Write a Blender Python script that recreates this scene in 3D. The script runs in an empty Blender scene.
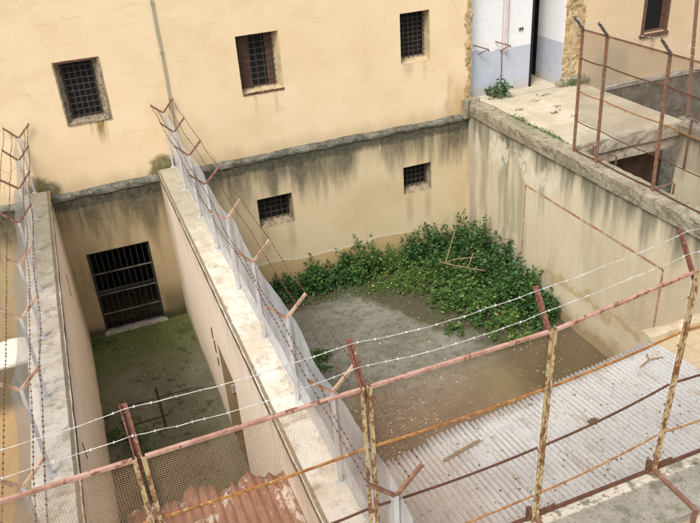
import bpy, math, random
import numpy as np
from mathutils import Vector, Matrix
random.seed(7); rng = np.random.default_rng(7)
R = math.radians
sc = bpy.context.scene
C = sc.collection

# ------------------------------------------------------------ camera
cam_d = bpy.data.cameras.new('camera'); cam = bpy.data.objects.new('camera', cam_d); C.objects.link(cam)
CX, CY, CZ, RX, RO, RZ, FPX = 4.762, -17.666, 10.877, 1.059, -0.073, -0.346, 737.7
cam.matrix_world = (Matrix.Translation((CX, CY, CZ)) @ Matrix.Rotation(RZ, 4, 'Z') @
                    Matrix.Rotation(RX, 4, 'X') @ Matrix.Rotation(RO, 4, 'Z'))
cam_d.sensor_fit = 'HORIZONTAL'; cam_d.sensor_width = 36; cam_d.lens = 36*FPX/700
cam_d.clip_start = 0.05; cam_d.clip_end = 3000
sc.camera = cam

# ------------------------------------------------------------ light: thin bright overcast, sun from front left
world = bpy.data.worlds.new('World'); sc.world = world; world.use_nodes = True
wn = world.node_tree.nodes; wl = world.node_tree.links; wn.clear()
sky = wn.new('ShaderNodeTexSky'); sky.sky_type = 'NISHITA'; sky.sun_disc = False
SUN_EL, SUN_AZ = R(54), R(226)        # azimuth clockwise from +Y
sky.sun_elevation = SUN_EL; sky.sun_rotation = SUN_AZ
sky.dust_density = 3.0; sky.air_density = 1.0; sky.ozone_density = 0.6
bg = wn.new('ShaderNodeBackground'); bg.inputs[1].default_value = 0.125
wo = wn.new('ShaderNodeOutputWorld')
hs = wn.new('ShaderNodeHueSaturation'); hs.inputs['Saturation'].default_value = .45   # veiled, milky sky
wl.new(sky.outputs[0], hs.inputs['Color']); wl.new(hs.outputs[0], bg.inputs[0]); wl.new(bg.outputs[0], wo.inputs[0])
sun_d = bpy.data.lights.new('sun', 'SUN'); sun = bpy.data.objects.new('sun', sun_d); C.objects.link(sun)
sun_d.energy = 1.5; sun_d.angle = R(18); sun_d.color = (1.0, 0.97, 0.91)
sd = Vector((math.sin(SUN_AZ)*math.cos(SUN_EL), math.cos(SUN_AZ)*math.cos(SUN_EL), math.sin(SUN_EL)))
sun.rotation_euler = sd.to_track_quat('Z', 'Y').to_euler()
sc.view_settings.view_transform = 'Standard'; sc.view_settings.look = 'None'
sc.view_settings.gamma = 1; sc.view_settings.exposure = 0.86
sc.render.engine = 'CYCLES'

# ------------------------------------------------------------ node helper
class M:
    def __init__(s, name):
        s.m = bpy.data.materials.new(name); s.m.use_nodes = True
        s.t = s.m.node_tree; s.n = s.t.nodes; s.l = s.t.links; s.n.clear()
        s.out = s.n.new('ShaderNodeOutputMaterial'); s._pos = None
    def lk(s, a, i):
        if a is None: return
        if isinstance(a, (int, float)): i.default_value = a
        elif isinstance(a, tuple): i.default_value = a + (1,) if len(a) == 3 and len(i.default_value) == 4 else a
        else: s.l.new(a, i)
    def pos(s):
        if s._pos is None: s._pos = s.n.new('ShaderNodeNewGeometry').outputs['Position']
        return s._pos
    def obj(s): return s.n.new('ShaderNodeTexCoord').outputs['Object']
    def add_noise(s, amp, scale):
        q = s.n.new('ShaderNodeTexNoise'); q.inputs['Scale'].default_value = scale; q.inputs['Detail'].default_value = 5; s.l.new(s.pos(), q.inputs['Vector'])
        a = s.n.new('ShaderNodeVectorMath'); a.operation = 'MULTIPLY_ADD'; s.l.new(q.outputs[1], a.inputs[0]); a.inputs[1].default_value = (amp,)*3; s.l.new(s.pos(), a.inputs[2]); return a.outputs[0]
    def xyz(s, v=None):
        q = s.n.new('ShaderNodeSeparateXYZ'); s.l.new(v or s.pos(), q.inputs[0]); return q.outputs
    def island(s): return s.n.new('ShaderNodeNewGeometry').outputs['Random Per Island']
    def sc(s, v, k):
        q = s.n.new('ShaderNodeVectorMath'); q.operation = 'MULTIPLY'; s.lk(v, q.inputs[0]); q.inputs[1].default_value = k; return q.outputs[0]
    def noise(s, scale=1, k=(1, 1, 1), detail=5, rough=.6, off=0, v=None):
        q = s.n.new('ShaderNodeTexNoise'); q.inputs['Scale'].default_value = scale
        q.inputs['Detail'].default_value = detail; q.inputs['Roughness'].default_value = rough
        b = s.sc(v or s.pos(), k)
        if off:
            a = s.n.new('ShaderNodeVectorMath'); a.operation = 'ADD'; s.l.new(b, a.inputs[0]); a.inputs[1].default_value = (off, off*1.7, off*.6); b = a.outputs[0]
        s.l.new(b, q.inputs['Vector']); return q.outputs[0]
    def vor(s, scale, k=(1, 1, 1), feature='F1', v=None):
        q = s.n.new('ShaderNodeTexVoronoi'); q.feature = feature; q.inputs['Scale'].default_value = scale
        s.l.new(s.sc(v or s.pos(), k), q.inputs['Vector']); return q.outputs[0]
    def r(s, v, a, b, c=0., d=1.):
        q = s.n.new('ShaderNodeMapRange'); q.interpolation_type = 'SMOOTHSTEP'
        s.lk(v, q.inputs[0])
        for i, x in enumerate((a, b, c, d)): q.inputs[i+1].default_value = x
        return q.outputs[0]
    def ma(s, op, a, b=None, c=None):
        q = s.n.new('ShaderNodeMath'); q.operation = op; q.use_clamp = False
        s.lk(a, q.inputs[0]); s.lk(b, q.inputs[1]); s.lk(c, q.inputs[2]); return q.outputs[0]
    def mul(s, *a):
        o = a[0]
        for x in a[1:]: o = s.ma('MULTIPLY', o, x)
        return o
    def add(s, *a):
        o = a[0]
        for x in a[1:]: o = s.ma('ADD', o, x)
        return o
    def mix(s, f, a, b, mode='MIX'):
        q = s.n.new('ShaderNodeMix'); q.data_type = 'RGBA'; q.blend_type = mode; q.clamp_factor = True
        s.lk(f, q.inputs[0]); s.lk(a, q.inputs[6]); s.lk(b, q.inputs[7]); return q.outputs[2]
    def box(s, c, a0, a1, soft=.05, wob=None):
        """1 inside a0..a1 of coordinate c (wobbled by a noise)"""
        if wob is not None: c = s.add(c, wob)
        return s.mul(s.r(c, a0-soft, a0+soft), s.r(c, a1-soft, a1+soft, 1, 0))
    def wob(s, n, amp): return s.ma('MULTIPLY', s.ma('SUBTRACT', n, .5), amp)
    def bsdf(s, col, rough=.9, metal=0., h=None, bs=.4, dist=.02, trans=None, spec=.3):
        b = s.n.new('ShaderNodeBsdfPrincipled'); s.lk(col, b.inputs['Base Color']); s.lk(rough, b.inputs['Roughness'])
        s.lk(metal, b.inputs['Metallic']); b.inputs['Specular IOR Level'].default_value = spec
        if h is not None:
            q = s.n.new('ShaderNodeBump'); q.inputs['Strength'].default_value = bs; q.inputs['Distance'].default_value = dist
            s.l.new(h, q.inputs['Height']); s.l.new(q.outputs[0], b.inputs['Normal'])
        o = b.outputs[0]
        if trans is not None:
            t = s.n.new('ShaderNodeBsdfTransparent'); x = s.n.new('ShaderNodeMixShader'); s.lk(trans, x.inputs[0])
            s.l.new(o, x.inputs[1]); s.l.new(t.outputs[0], x.inputs[2]); o = x.outputs[0]
        s.l.new(o, s.out.inputs[0]); return s.m

# ------------------------------------------------------------ materials
def plaster_base(m, c1, c2, c3=None):
    n1 = m.noise(.55, detail=6); n2 = m.noise(2.6, detail=8, rough=.7, off=3)
    col = m.mix(m.r(n1, .35, .68), c1, c2)
    if c3: col = m.mix(m.mul(m.r(n2, .5, .72), .55), col, c3)
    g = m.noise(45, detail=4); col = m.mix(m.mul(m.r(g, .3, .75), .12), col, (.25, .18, .1))
    return col, n2, g
CREAM1, CREAM2 = (.80, .63, .41), (.755, .575, .35)
def broken_edge(m, col, x, z, x0, x1, wv):
    e = m.box(x, x0, x1, .03, m.wob(m.noise(2.3, (1, 1, .8), 6, off=9), .75))
    st = m.mix(m.r(m.noise(7, detail=6, off=5), .35, .65), (.34, .2, .08), (.62, .45, .24))
    return m.mix(e, col, st), e
def mat_upper():
    m = M('upper_plaster'); x, y, z = m.xyz()
    col, n2, g = plaster_base(m, CREAM1, CREAM2, (.79, .655, .43))
    # pinkish faint bloom at far left, long brush marks
    br = m.noise(1.2, (.25, 1, 3), 5, off=2); col = m.mix(m.mul(m.r(br, .55, .75), .35), col, (.75, .55, .36))
    # thin crack top left
    cz = m.add(7.95, m.mul(m.ma('SUBTRACT', x, 4.5), .07), m.wob(m.noise(2.5, off=4), .25))
    cr = m.mul(m.r(m.ma('ABSOLUTE', m.ma('SUBTRACT', z, cz)), .0, .035, 1, 0), m.r(x, 4.0, 4.6), m.r(x, 7.6, 6.8, 0, 1), m.r(m.noise(5, off=1), .42, .6))
    col = m.mix(m.mul(cr, .35), col, (.50, .27, .15))
    pt = m.noise(.8, (1, 1, 1.3), 9, .72, off=21); col = m.mix(m.mul(m.r(pt, .52, .58), .35), col, (.66, .50, .28)); col = m.mix(m.mul(m.r(m.noise(3.5, (.5, 1, 1.6), 8, .75, off=23), .56, .66), .3), col, (.60, .44, .24))
    hk = m.vor(.33, (1, 1, 1.3), 'DISTANCE_TO_EDGE', v=m.add_noise(.25, 2.2)); col = m.mix(m.mul(m.r(hk, .001, .006, 1, 0), m.r(m.noise(.9, off=31), .52, .62), .4), col, (.40, .26, .13))
    # rust drips under window corners
    for wx, wz, ww, wh, cc, a in [(5.22, 5.68, .22, .75, (.26, .16, .05), 1.1), (5.0, 5.68, .04, .5, (.2, .12, .04), .8), (8.98, 5.6, .07, .6, (.42, .22, .09), .6), (9.5, 5.6, .08, .8, (.42, .22, .09), .55), (13.2, 5.75, .3, .5, (.36, .27, .16), .5), (13.7, 5.75, .1, .8, (.40, .27, .14), .3)]:
        w = m.wob(m.noise(6, (1, 1, .5), off=wx), .12)
        k = m.mul(m.box(x, wx-ww/2, wx+ww/2, .05, w), m.r(z, wz-wh, wz-.05), m.r(z, wz+.03, wz, 0, 1))
        col = m.mix(m.mul(k, a, m.r(m.noise(5, (4, 4, .4), off=wx+2), .25, .6)), col, cc)
    # damp darkening above the ledge
    dz = m.add(z, m.wob(m.noise(1.6, (1.2, 1, .35), 6, off=8), .9))
    col = m.mix(m.mul(m.r(dz, 4.0, 4.55, 1, 0), .5), col, (.40, .30, .16))
    wx = m.add(x, m.wob(m.noise(2, off=7), .5))
    col = m.mix(m.mul(m.box(wx, 14.55, 15.3, .2), m.r(dz, 4.5, 5.5, 1, 0), .7), col, (.52, .33, .14))
    ring = m.mul(m.box(wx, 14.35, 14.5, .08), m.r(dz, 4.9, 5.3, 1, 0), .4); col = m.mix(ring, col, (.45, .25, .1))
    # mossy patches where divider walls meet the facade
    for px in (3.55, 6.45):
        nn = m.noise(2.6, detail=8, rough=.7, off=6); dd = m.ma('SQRT', m.add(m.ma('POWER', m.ma('SUBTRACT', x, px), 2), m.ma('POWER', m.mul(m.ma('SUBTRACT', z, 4.12), .95), 2))); k = m.mul(m.r(m.add(dd, m.wob(nn, .6)), .34, .50, 1, 0), m.r(m.noise(9, off=2), .3, .55, .8, 1))
        col = m.mix(m.mul(k, .85), col, (.085, .08, .025))
    col, e = broken_edge(m, col, x, z, 14.97, 15.6, 0)
    return m.bsdf(col, .92, h=m.add(m.mul(g, .2), n2, m.mul(e, -1.5)), bs=.25, dist=.02)
def mat_lower():
    m = M('stained_lower_plaster'); x, y, z = m.xyz()
    col, n2, g = plaster_base(m, (.66, .54, .34), (.58, .46, .27), (.69, .58, .39))
    # left bay (x<6.3) is browner and darker
    lf = m.r(x, 6.2, 6.6, 1, 0)
    col = m.mix(m.mul(lf, .7), col, (.34, .25, .135))
    # peeled band near the ground with white edge
    lz = m.add(z, m.wob(m.noise(.9, (1, 1, .3), 4, off=3), .45), m.wob(m.noise(5, off=3), .08))
    band = m.mul(m.r(lz, .83, .87, 1, 0), m.r(x, 13.7, 13.2, 0, 1), m.r(x, 6.6, 6.8))
    col = m.mix(m.mul(band, .7), col, (.47, .31, .13))
    edge = m.mul(m.box(lz, .84, .89, .012), m.r(x, 13.6, 13.0, 0, 1), m.r(x, 6.6, 6.8)); col = m.mix(m.mul(edge, .7), col, (.72, .66, .52))
    # black weather stains running down from the coping
    st = m.noise(1.5, (1.0, 1, .16), 7, .65, off=1); st2 = m.noise(5.5, (1.4, 1, .07), 5, .6, off=6)
    fall = m.r(m.add(z, m.mul(m.ma('SUBTRACT', st, .5), 4.2), m.mul(m.ma('SUBTRACT', st2, .5), .7)), 2.5, 3.9)
    top = m.r(m.add(z, m.wob(st2, .55), m.wob(st, 1.3)), 3.25, 3.85)
    top = m.ma('MAXIMUM', top, m.mul(m.r(m.add(z, m.wob(st2, .25), m.wob(st, .5)), 3.42, 3.72), .97))
    dk = m.mix(m.r(m.noise(9, off=3), .4, .6), (.032, .032, .022), (.07, .068, .045))
    col = m.mix(m.mul(m.ma('MAXIMUM', m.mul(fall, .85), top), .95), col, dk)
    # olive damp under lower windows and at base
    for wx in (8.75, 9.5, 13.1, 13.7):
        k = m.mul(m.box(m.add(x, m.wob(m.noise(5, off=wx), .1)), wx-.1, wx+.1, .06), m.box(z, 1.2, 2.0, .3)); col = m.mix(m.mul(k, .3), col, (.2, .16, .08))
    b = m.r(m.add(z, m.wob(m.noise(2.5, off=2), .7)), .05, .5, 1, 0); col = m.mix(m.mul(b, m.add(.35, m.mul(lf, .55))), col, (.07, .07, .03))
    # green damp both sides of the grated door
    k = m.mul(m.box(x, 5.72, 6.4, .15, m.wob(m.noise(2, off=5), .4)), m.r(z, .5, 1.2, 1, 0)); col = m.mix(m.mul(k, .6), col, (.06, .055, .02))
    k = m.mul(lf, m.r(m.noise(2.2, (1.5, 1, .3), off=11), .5, .7)); col = m.mix(m.mul(k, .45), col, (.15, .13, .07))
    return m.bsdf(col, .93, h=m.add(m.mul(g, .3), n2), bs=.35, dist=.02)
def mat_right_wall():
    m = M('streaked_yellow_plaster'); x, y, z = m.xyz()
    col, n2, g = plaster_base(m, (.68, .60, .425), (.62, .53, .365), (.74, .67, .52))
    s1 = m.noise(1.6, (1, 1.1, .16), 6, .6); s2 = m.noise(5, (1, 1.2, .05), 4, off=4)
    col = m.mix(m.mul(m.r(s1, .44, .60), m.r(y, -6.5, -1.5, .2, .8)), col, (.33, .30, .21))
    col = m.mix(m.mul(m.r(s2, .55, .72), m.r(z, 1.0, 4.0), .5), col, (.33, .30, .21))
    t = m.r(m.add(z, m.mul(m.ma('SUBTRACT', s2, .5), .9), m.mul(m.ma('SUBTRACT', s1, .5), 3.4)), 3.1, 4.3); col = m.mix(m.mul(t, .9), col, (.13, .125, .085))
    # dark drips near the corner
    d = m.mul(m.box(m.add(y, m.wob(m.noise(2, (1, 1, .3), off=3), .3)), -1.1, -.75, .12), m.r(z, .9, 2)); col = m.mix(m.mul(d, .5), col, (.24, .22, .16))
    d = m.mul(m.box(m.add(y, m.wob(m.noise(2, (1, 1, .3), off=6), .3)), -.35, -.1, .12), .8); col = m.mix(m.mul(d, .5), col, (.24, .22, .17))
    # pale lime patch under the coping, and low efflorescence
    k = m.mul(m.r(m.noise(2.1, (1, 1, .6), 8, .7, off=12), .48, .56), m.box(y, -4.2, -.5, .4), m.box(z, 3.1, 3.95, .25)); col = m.mix(m.mul(k, .75), col, (.72, .68, .55))
    zz = m.add(z, m.wob(m.noise(1.2, off=2), 1.5))
    k = m.mul(m.r(zz, .7, 1.1, 1, 0), m.r(y, -4.0, -5.2)); col = m.mix(m.mul(k, .6), col, (.70, .62, .45))
    k = m.mul(m.box(zz, .95, 1.15, .06), m.r(y, -3.4, -4.4)); col = m.mix(m.mul(k, .55), col, (.42, .29, .11))
    k = m.mul(m.r(m.add(z, m.wob(m.noise(2, off=15), .9)), .15, .65, 1, 0)); col = m.mix(m.mul(k, .8), col, (.28, .19, .08))
    return m.bsdf(col, .92, h=m.add(m.mul(g, .3), n2), bs=.3, dist=.02)
def mat_divider():
    m = M('pale_divider_plaster'); x, y, z = m.xyz()
    col, n2, g = plaster_base(m, (.85, .73, .60), (.80, .67, .53), (.86, .76, .64))
    s = m.noise(2.2, (1, 1, .25), 6, off=3)
    col = m.mix(m.mul(m.r(s, .58, .78), .35), col, (.52, .42, .29))
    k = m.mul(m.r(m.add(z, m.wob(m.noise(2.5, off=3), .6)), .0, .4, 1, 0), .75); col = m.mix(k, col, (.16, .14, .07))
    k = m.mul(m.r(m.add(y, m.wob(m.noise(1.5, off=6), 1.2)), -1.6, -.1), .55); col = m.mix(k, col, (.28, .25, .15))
    sd_ = m.noise(3.2, (1, 1, .10), 6, .65, off=41); k = m.mul(m.r(m.add(z, m.mul(m.ma('SUBTRACT', sd_, .5), 3.2)), 3.3, 4.2), .42); col = m.mix(k, col, (.40, .32, .22)); hk = m.vor(.6, (1, 1, .8), 'DISTANCE_TO_EDGE', v=m.add_noise(.25, 2.5)); col = m.mix(m.mul(m.r(hk, .002, .010, 1, 0), m.r(m.noise(1.1, off=37), .5, .6), .5), col, (.36, .27, .18))
    k = m.mul(m.r(z, 3.9, 4.12), m.r(m.noise(3, (1, 1, .3)), .4, .7), .5); col = m.mix(k, col, (.2, .16, .1))
    return m.bsdf(col, .92, h=m.add(m.mul(g, .3), n2), bs=.3, dist=.02)
def mat_coping():
    m = M('weathered_coping'); x, y, z = m.xyz()
    n = m.noise(1.4, detail=7, rough=.7); n2 = m.noise(5, detail=6, off=3); g = m.noise(60, detail=3)
    col = m.mix(m.r(n, .35, .65), (.72, .66, .56), (.62, .54, .42))
    col = m.mix(m.mul(m.r(n2, .50, .66), .6), col, (.42, .34, .24))
    col = m.mix(m.mul(m.r(m.noise(1.1, (1, .8, 1), 8, .75, off=40), .50, .60), .55), col, (.47, .36, .25))
    j = m.ma('ABSOLUTE', m.ma('SUBTRACT', m.ma('FRACT', m.mul(m.add(y, m.wob(n2, .1)), .83)), .5))
    col = m.mix(m.mul(m.r(j, .012, .06, 1, 0), m.r(n2, .42, .62), .55), col, (.26, .22, .15))
    col = m.mix(m.mul(m.r(m.noise(2.6, detail=7, rough=.75, off=12), .52, .64), .65), col, (.30, .25, .18))
    far = m.mul(m.r(m.add(y, m.wob(n, 3)), -6.2, -2.2), .75); col = m.mix(far, col, (.29, .26, .18))
    col = m.mix(m.mul(m.r(g, .5, .7), .25), col, (.2, .18, .12))
    for a_, b_ in ((6.262, 6.315), (3.665, 3.722)):
        col = m.mix(m.mul(m.box(m.add(x, m.wob(m.noise(4, off=33), .025)), a_, b_, .008), m.r(m.noise(7, off=35), .2, .5, .55, .95)), col, (.20, .15, .09))
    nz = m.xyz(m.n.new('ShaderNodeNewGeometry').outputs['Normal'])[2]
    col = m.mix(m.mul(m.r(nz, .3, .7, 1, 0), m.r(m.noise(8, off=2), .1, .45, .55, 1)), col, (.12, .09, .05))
    return m.bsdf(col, .9, h=m.add(n2, m.mul(g, .4)), bs=.5, dist=.02)
def mat_mossy(name, a, b, spot=(.62, .58, .46), moss=(.10, .095, .035), sp=.64, strip=False):
    m = M(name); n = m.noise(1.6, detail=7, rough=.7); n2 = m.noise(6, detail=6, off=3); g = m.noise(38, detail=4, off=5)
    col = m.mix(m.r(n, .35, .65), a, b)
    col = m.mix(m.mul(m.r(n2, .48, .66), .7), col, moss)
    col = m.mix(m.mul(m.r(g, sp-.05, sp+.04), .75), col, spot)
    if strip:
        x, y, z = m.xyz(); w = m.add(y, m.wob(n2, .10), m.wob(m.noise(18, off=6), .05)); col = m.mix(m.mul(m.r(w, -13.045, -13.015), m.r(n2, .62, .5, .0, .9)), col, (.56, .50, .40)); col = m.mix(m.mul(m.r(m.noise(2.2, detail=7, off=30), .56, .62), .6), col, (.11, .10, .075))
    col = m.mix(m.mul(m.r(m.noise(30, off=9), .58, .66), .7), col, (.04, .035, .02))
    return m.bsdf(col, .95, h=m.add(n2, m.mul(g, .6)), bs=.7, dist=.025)
def mat_court():
    m = M('old_concrete_floor'); x, y, z = m.xyz()
    n = m.noise(.7, detail=8, rough=.7); n2 = m.noise(3.2, detail=7, off=3); g = m.noise(50, detail=3)
    col = m.mix(m.r(n, .35, .65), (.225, .215, .175), (.145, .14, .105))
    col = m.mix(m.mul(m.r(n2, .5, .7), .5), col, (.27, .25, .20))
    col = m.mix(m.mul(m.r(m.noise(5, detail=9, rough=.8, off=8), .50, .60), .6), col, (.075, .07, .045))
    w = m.wob(n2, 1.6)
    col = m.mix(m.mul(m.r(m.add(y, w), -5.0, -6.8), .8), col, (.155, .10, .065))      # brown earth on the near side
    col = m.mix(m.mul(m.r(m.add(x, w), 11.2, 12.6), m.r(m.add(y, w), -5.2, -6.2), .75), col, (.15, .125, .045))
    col = m.mix(m.mul(m.r(m.add(y, w, m.mul(m.r(x, 10.5, 12.5), 3)), -1.7, -.9), .85), col, (.055, .05, .022))      # soil by the wall
    col = m.mix(m.mul(m.r(m.add(x, w), 12.3, 13.2), .85), col, (.06, .05, .025))
    col = m.mix(m.mul(m.r(g, .66, .72), .5), col, (.5, .46, .38))
    return m.bsdf(col, .95, h=m.add(n2, m.mul(g, .5)), bs=.5, dist=.02)
def mat_left_floor():
    m = M('mossy_yard_floor'); x, y, z = m.xyz()
    n = m.noise(1.0, detail=8, rough=.7); n2 = m.noise(4.2, detail=7, off=3)
    col = m.mix(m.r(n, .35, .65), (.165, .157, .10), (.11, .107, .068))
    gr = m.mul(m.r(m.add(y, m.wob(n, 2.6)), -2.6, -.6), .9)
    col = m.mix(gr, col, m.mix(m.r(n2, .4, .65), (.085, .105, .028), (.135, .155, .045)))
    col = m.mix(m.mul(m.r(n2, .56, .66), .6), col, (.018, .018, .01))
    col = m.mix(m.mul(m.r(m.noise(26, off=7), .66, .7), .6), col, (.24, .22, .14))
    # the cross of drain joints in the slab
    k1 = m.mul(m.box(m.add(y, m.wob(n2, .05)), -3.34, -3.28, .01), m.box(x, 4.25, 5.75, .05), m.r(n2, .3, .55))
    k2 = m.mul(m.box(m.add(x, m.wob(n2, .05)), 4.93, 4.99, .01), m.box(y, -4.5, -2.9, .05))
    k3 = m.mul(m.box(m.add(y, m.wob(n2, .04)), -4.05, -3.99, .01), m.box(x, 4.2, 5.1, .05))
    col = m.mix(m.ma('MAXIMUM', m.ma('MAXIMUM', k1, k2), k3), col, (.03, .03, .02))
    return m.bsdf(col, .9, h=n2, bs=.5, dist=.02)
def mat_simple(name, a, b, scale=5, rough=.85, metal=0., k=(1, 1, 1), bs=.3, c=None, cs=.6, object_space=False, spec=.3):
    m = M(name); v = m.obj() if object_space else None
    n = m.noise(scale, k, 6, .65, v=v); col = m.mix(m.r(n, .38, .62), a, b)
    n2 = m.noise(scale*2.7, k, 5, off=4, v=v)
    if c: col = m.mix(m.r(n2, cs, cs+.08), col, c)
    return m.bsdf(col, rough, metal, h=n2, bs=bs, dist=.01, spec=spec)
def mat_white_roof():
    m = M('galvanised_corrugated'); x, y, z = m.xyz()
    n = m.noise(1.1, detail=7, rough=.7); n2 = m.noise(7, (1, .35, 1), 6, off=3)
    sheet = m.noise(1, (.0, 0, 0))
    col = m.mix(m.r(n, .35, .65), (.56, .575, .565), (.66, .67, .65))
    # sheet-to-sheet tone: sheets 0.76 m wide
    fr = m.ma('FLOOR', m.mul(x, 1.316)); wn_ = m.n.new('ShaderNodeTexWhiteNoise'); wn_.noise_dimensions = '1D'; m.l.new(fr, wn_.inputs['W'])
    col = m.mix(m.mul(wn_.outputs[0], .25), col, (.48, .46, .43))
    col = m.mix(m.mul(m.r(n2, .52, .72), .55), col, (.38, .30, .23))
    col = m.mix(m.mul(m.r(m.noise(22, off=6), .60, .66), .7), col, (.14, .10, .06))
    gv = m.ma('COSINE', m.mul(m.ma('SUBTRACT', x, 6.84), 6.28318/.086)); col = m.mix(m.mul(m.r(gv, -.2, -.95, 0, 1), m.r(m.noise(2.2, (1, .5, 1), 6, off=17), .3, .6), .65), col, (.24, .20, .16))
    col = m.mix(m.mul(m.r(m.add(x, m.wob(n, 3)), 9.3, 7.4), .45), col, (.55, .42, .32))
    return m.bsdf(col, .6, .15, h=n2, bs=.1)
def mat_rust_roof():
    m = M('rusted_corrugated'); x, y, z = m.xyz()
    n = m.noise(1.8, detail=7, rough=.7, off=3); n2 = m.noise(7, (1.6, .4, 1), 6, off=3)
    col = m.mix(m.r(n2, .35, .65), (.34, .155, .095), (.22, .10, .065))
    col = m.mix(m.r(m.add(n, m.mul(m.r(n2, .3, .7), .15)), .60, .68), col, (.60, .50, .41))
    return m.bsdf(col, .85, h=n2, bs=.3)
def mat_yellow_paint():
    m = M('peeling_cream_paint'); v = m.pos()
    n = m.noise(9, (1, 1, .45), 7, .7); n2 = m.noise(30, (1, 1, .6), 5, off=3)
    col = m.mix(m.r(n, .35, .55), (.44, .335, .16), (.52, .42, .235))
    rust = m.mix(m.r(n2, .4, .6), (.30, .145, .055), (.17, .075, .035))
    col = m.mix(m.r(m.add(n, m.mul(m.ma('SUBTRACT', n2, .5), .6)), .42, .57), col, rust)
    return m.bsdf(col, .8, h=n2, bs=.4, dist=.005)
def mat_ochre():
    m = M('ochre_wall'); x, y, z = m.xyz()
    col, n2, g = plaster_base(m, (.54, .38, .20), (.48, .33, .17))
    k = m.r(m.add(z, m.wob(m.noise(2, (1, 1, .3)), .3)), 3.2, 3.5); col = m.mix(m.mul(k, .9), col, (.12, .10, .06))
    k = m.r(z, 4.1, 4.16); col = m.mix(k, col, (.62, .56, .45))
    return m.bsdf(col, .9)
def mat_tiles(name, a, b, size, joint):
    m = M(name); x, y, z = m.xyz()
    n = m.noise(1.3, detail=7); n2 = m.noise(9, off=3, detail=6)
    col = m.mix(m.r(n, .35, .65), a, b)
    col = m.mix(m.mul(m.r(n2, .55, .7), .35), col, (.40, .30, .18))
    for c in (x, y):
        f = m.ma('ABSOLUTE', m.ma('SUBTRACT', m.ma('FRACT', m.mul(c, 1/size)), .5)); col = m.mix(m.mul(m.r(f, .015, .04, 1, 0), .5), col, joint)
    return m.bsdf(col, .85, h=n2, bs=.2)
def mat_white_blue():
    m = M('two_tone_painted_plaster'); x, y, z = m.xyz()
    n = m.noise(1.6, detail=7, off=2); n2 = m.noise(6, detail=6, off=5)
    lz = m.add(z, m.mul(m.wob(n, .9), m.r(x, 16.8, 16.3, 0, 1)), m.mul(m.wob(n2, .25), m.r(x, 16.8, 16.3, 0, 1)))
    col = m.mix(m.r(lz, 5.60, 5.64), (.44, .47, .53), (.74, .73, .72))
    col = m.mix(m.mul(m.r(n2, .5, .72), .35), col, (.62, .60, .60))
    k = m.mul(m.r(m.add(z, m.wob(n2, .5)), 4.4, 4.75, 1, 0), .5); col = m.mix(k, col, (.42, .33, .22))
    k = m.mul(m.r(m.noise(3.0, off=14, detail=6), .58, .66), m.r(x, 17.4, 17.9), m.r(z, 5.3, 5.0, 0, 1)); col = m.mix(k, col, (.42, .30, .14))
    return m.bsdf(col, .85, h=n2, bs=.3)
def mat_side_facade():
    m = M('side_facade_plaster'); x, y, z = m.xyz()
    col, n2, g = plaster_base(m, (.68, .51, .32), (.62, .46, .28), (.70, .55, .37))
    col, e = broken_edge(m, col, x, z, 17.8, 18.72, 0)
    k = m.mul(m.box(x, 19.2, 20.4, .25, m.wob(n2, .6)), m.r(z, 4.9, 5.4, 1, 0), .6); col = m.mix(k, col, (.42, .36, .27))
    k = m.mul(m.box(x, 21.2, 21.35, .05, m.wob(n2, .1)), m.r(z, 4.6, 5.3), m.r(z, 5.45, 5.4, 0, 1)); col = m.mix(m.mul(k, .6), col, (.35, .17, .07))
    return m.bsdf(col, .92, h=m.add(m.mul(g, .2), n2, m.mul(e, -1.2)), bs=.4, dist=.03)
def mat_sheet():
    m = M('fine_wire_mesh_sheet'); x, y, z = m.xyz()
    n = m.noise(2, (1, 1, .6), 5)
    col = m.mix(m.r(n, .35, .65), (.55, .565, .58), (.64, .65, .655))
    return m.bsdf(col, .6, .1, h=n, bs=.2, trans=m.r(n, .3, .7, .55, .38))
def mat_leaf(name, a, b, c):
    m = M(name); i = m.island()
    col = m.mix(m.r(i, 0, .8), a, b); col = m.mix(m.r(i, .86, .92), col, c)
    return m.bsdf(col, .55, spec=.35)
def mat_dark(name, c=(.012, .011, .010)): return M(name).bsdf(c, .8)

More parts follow.
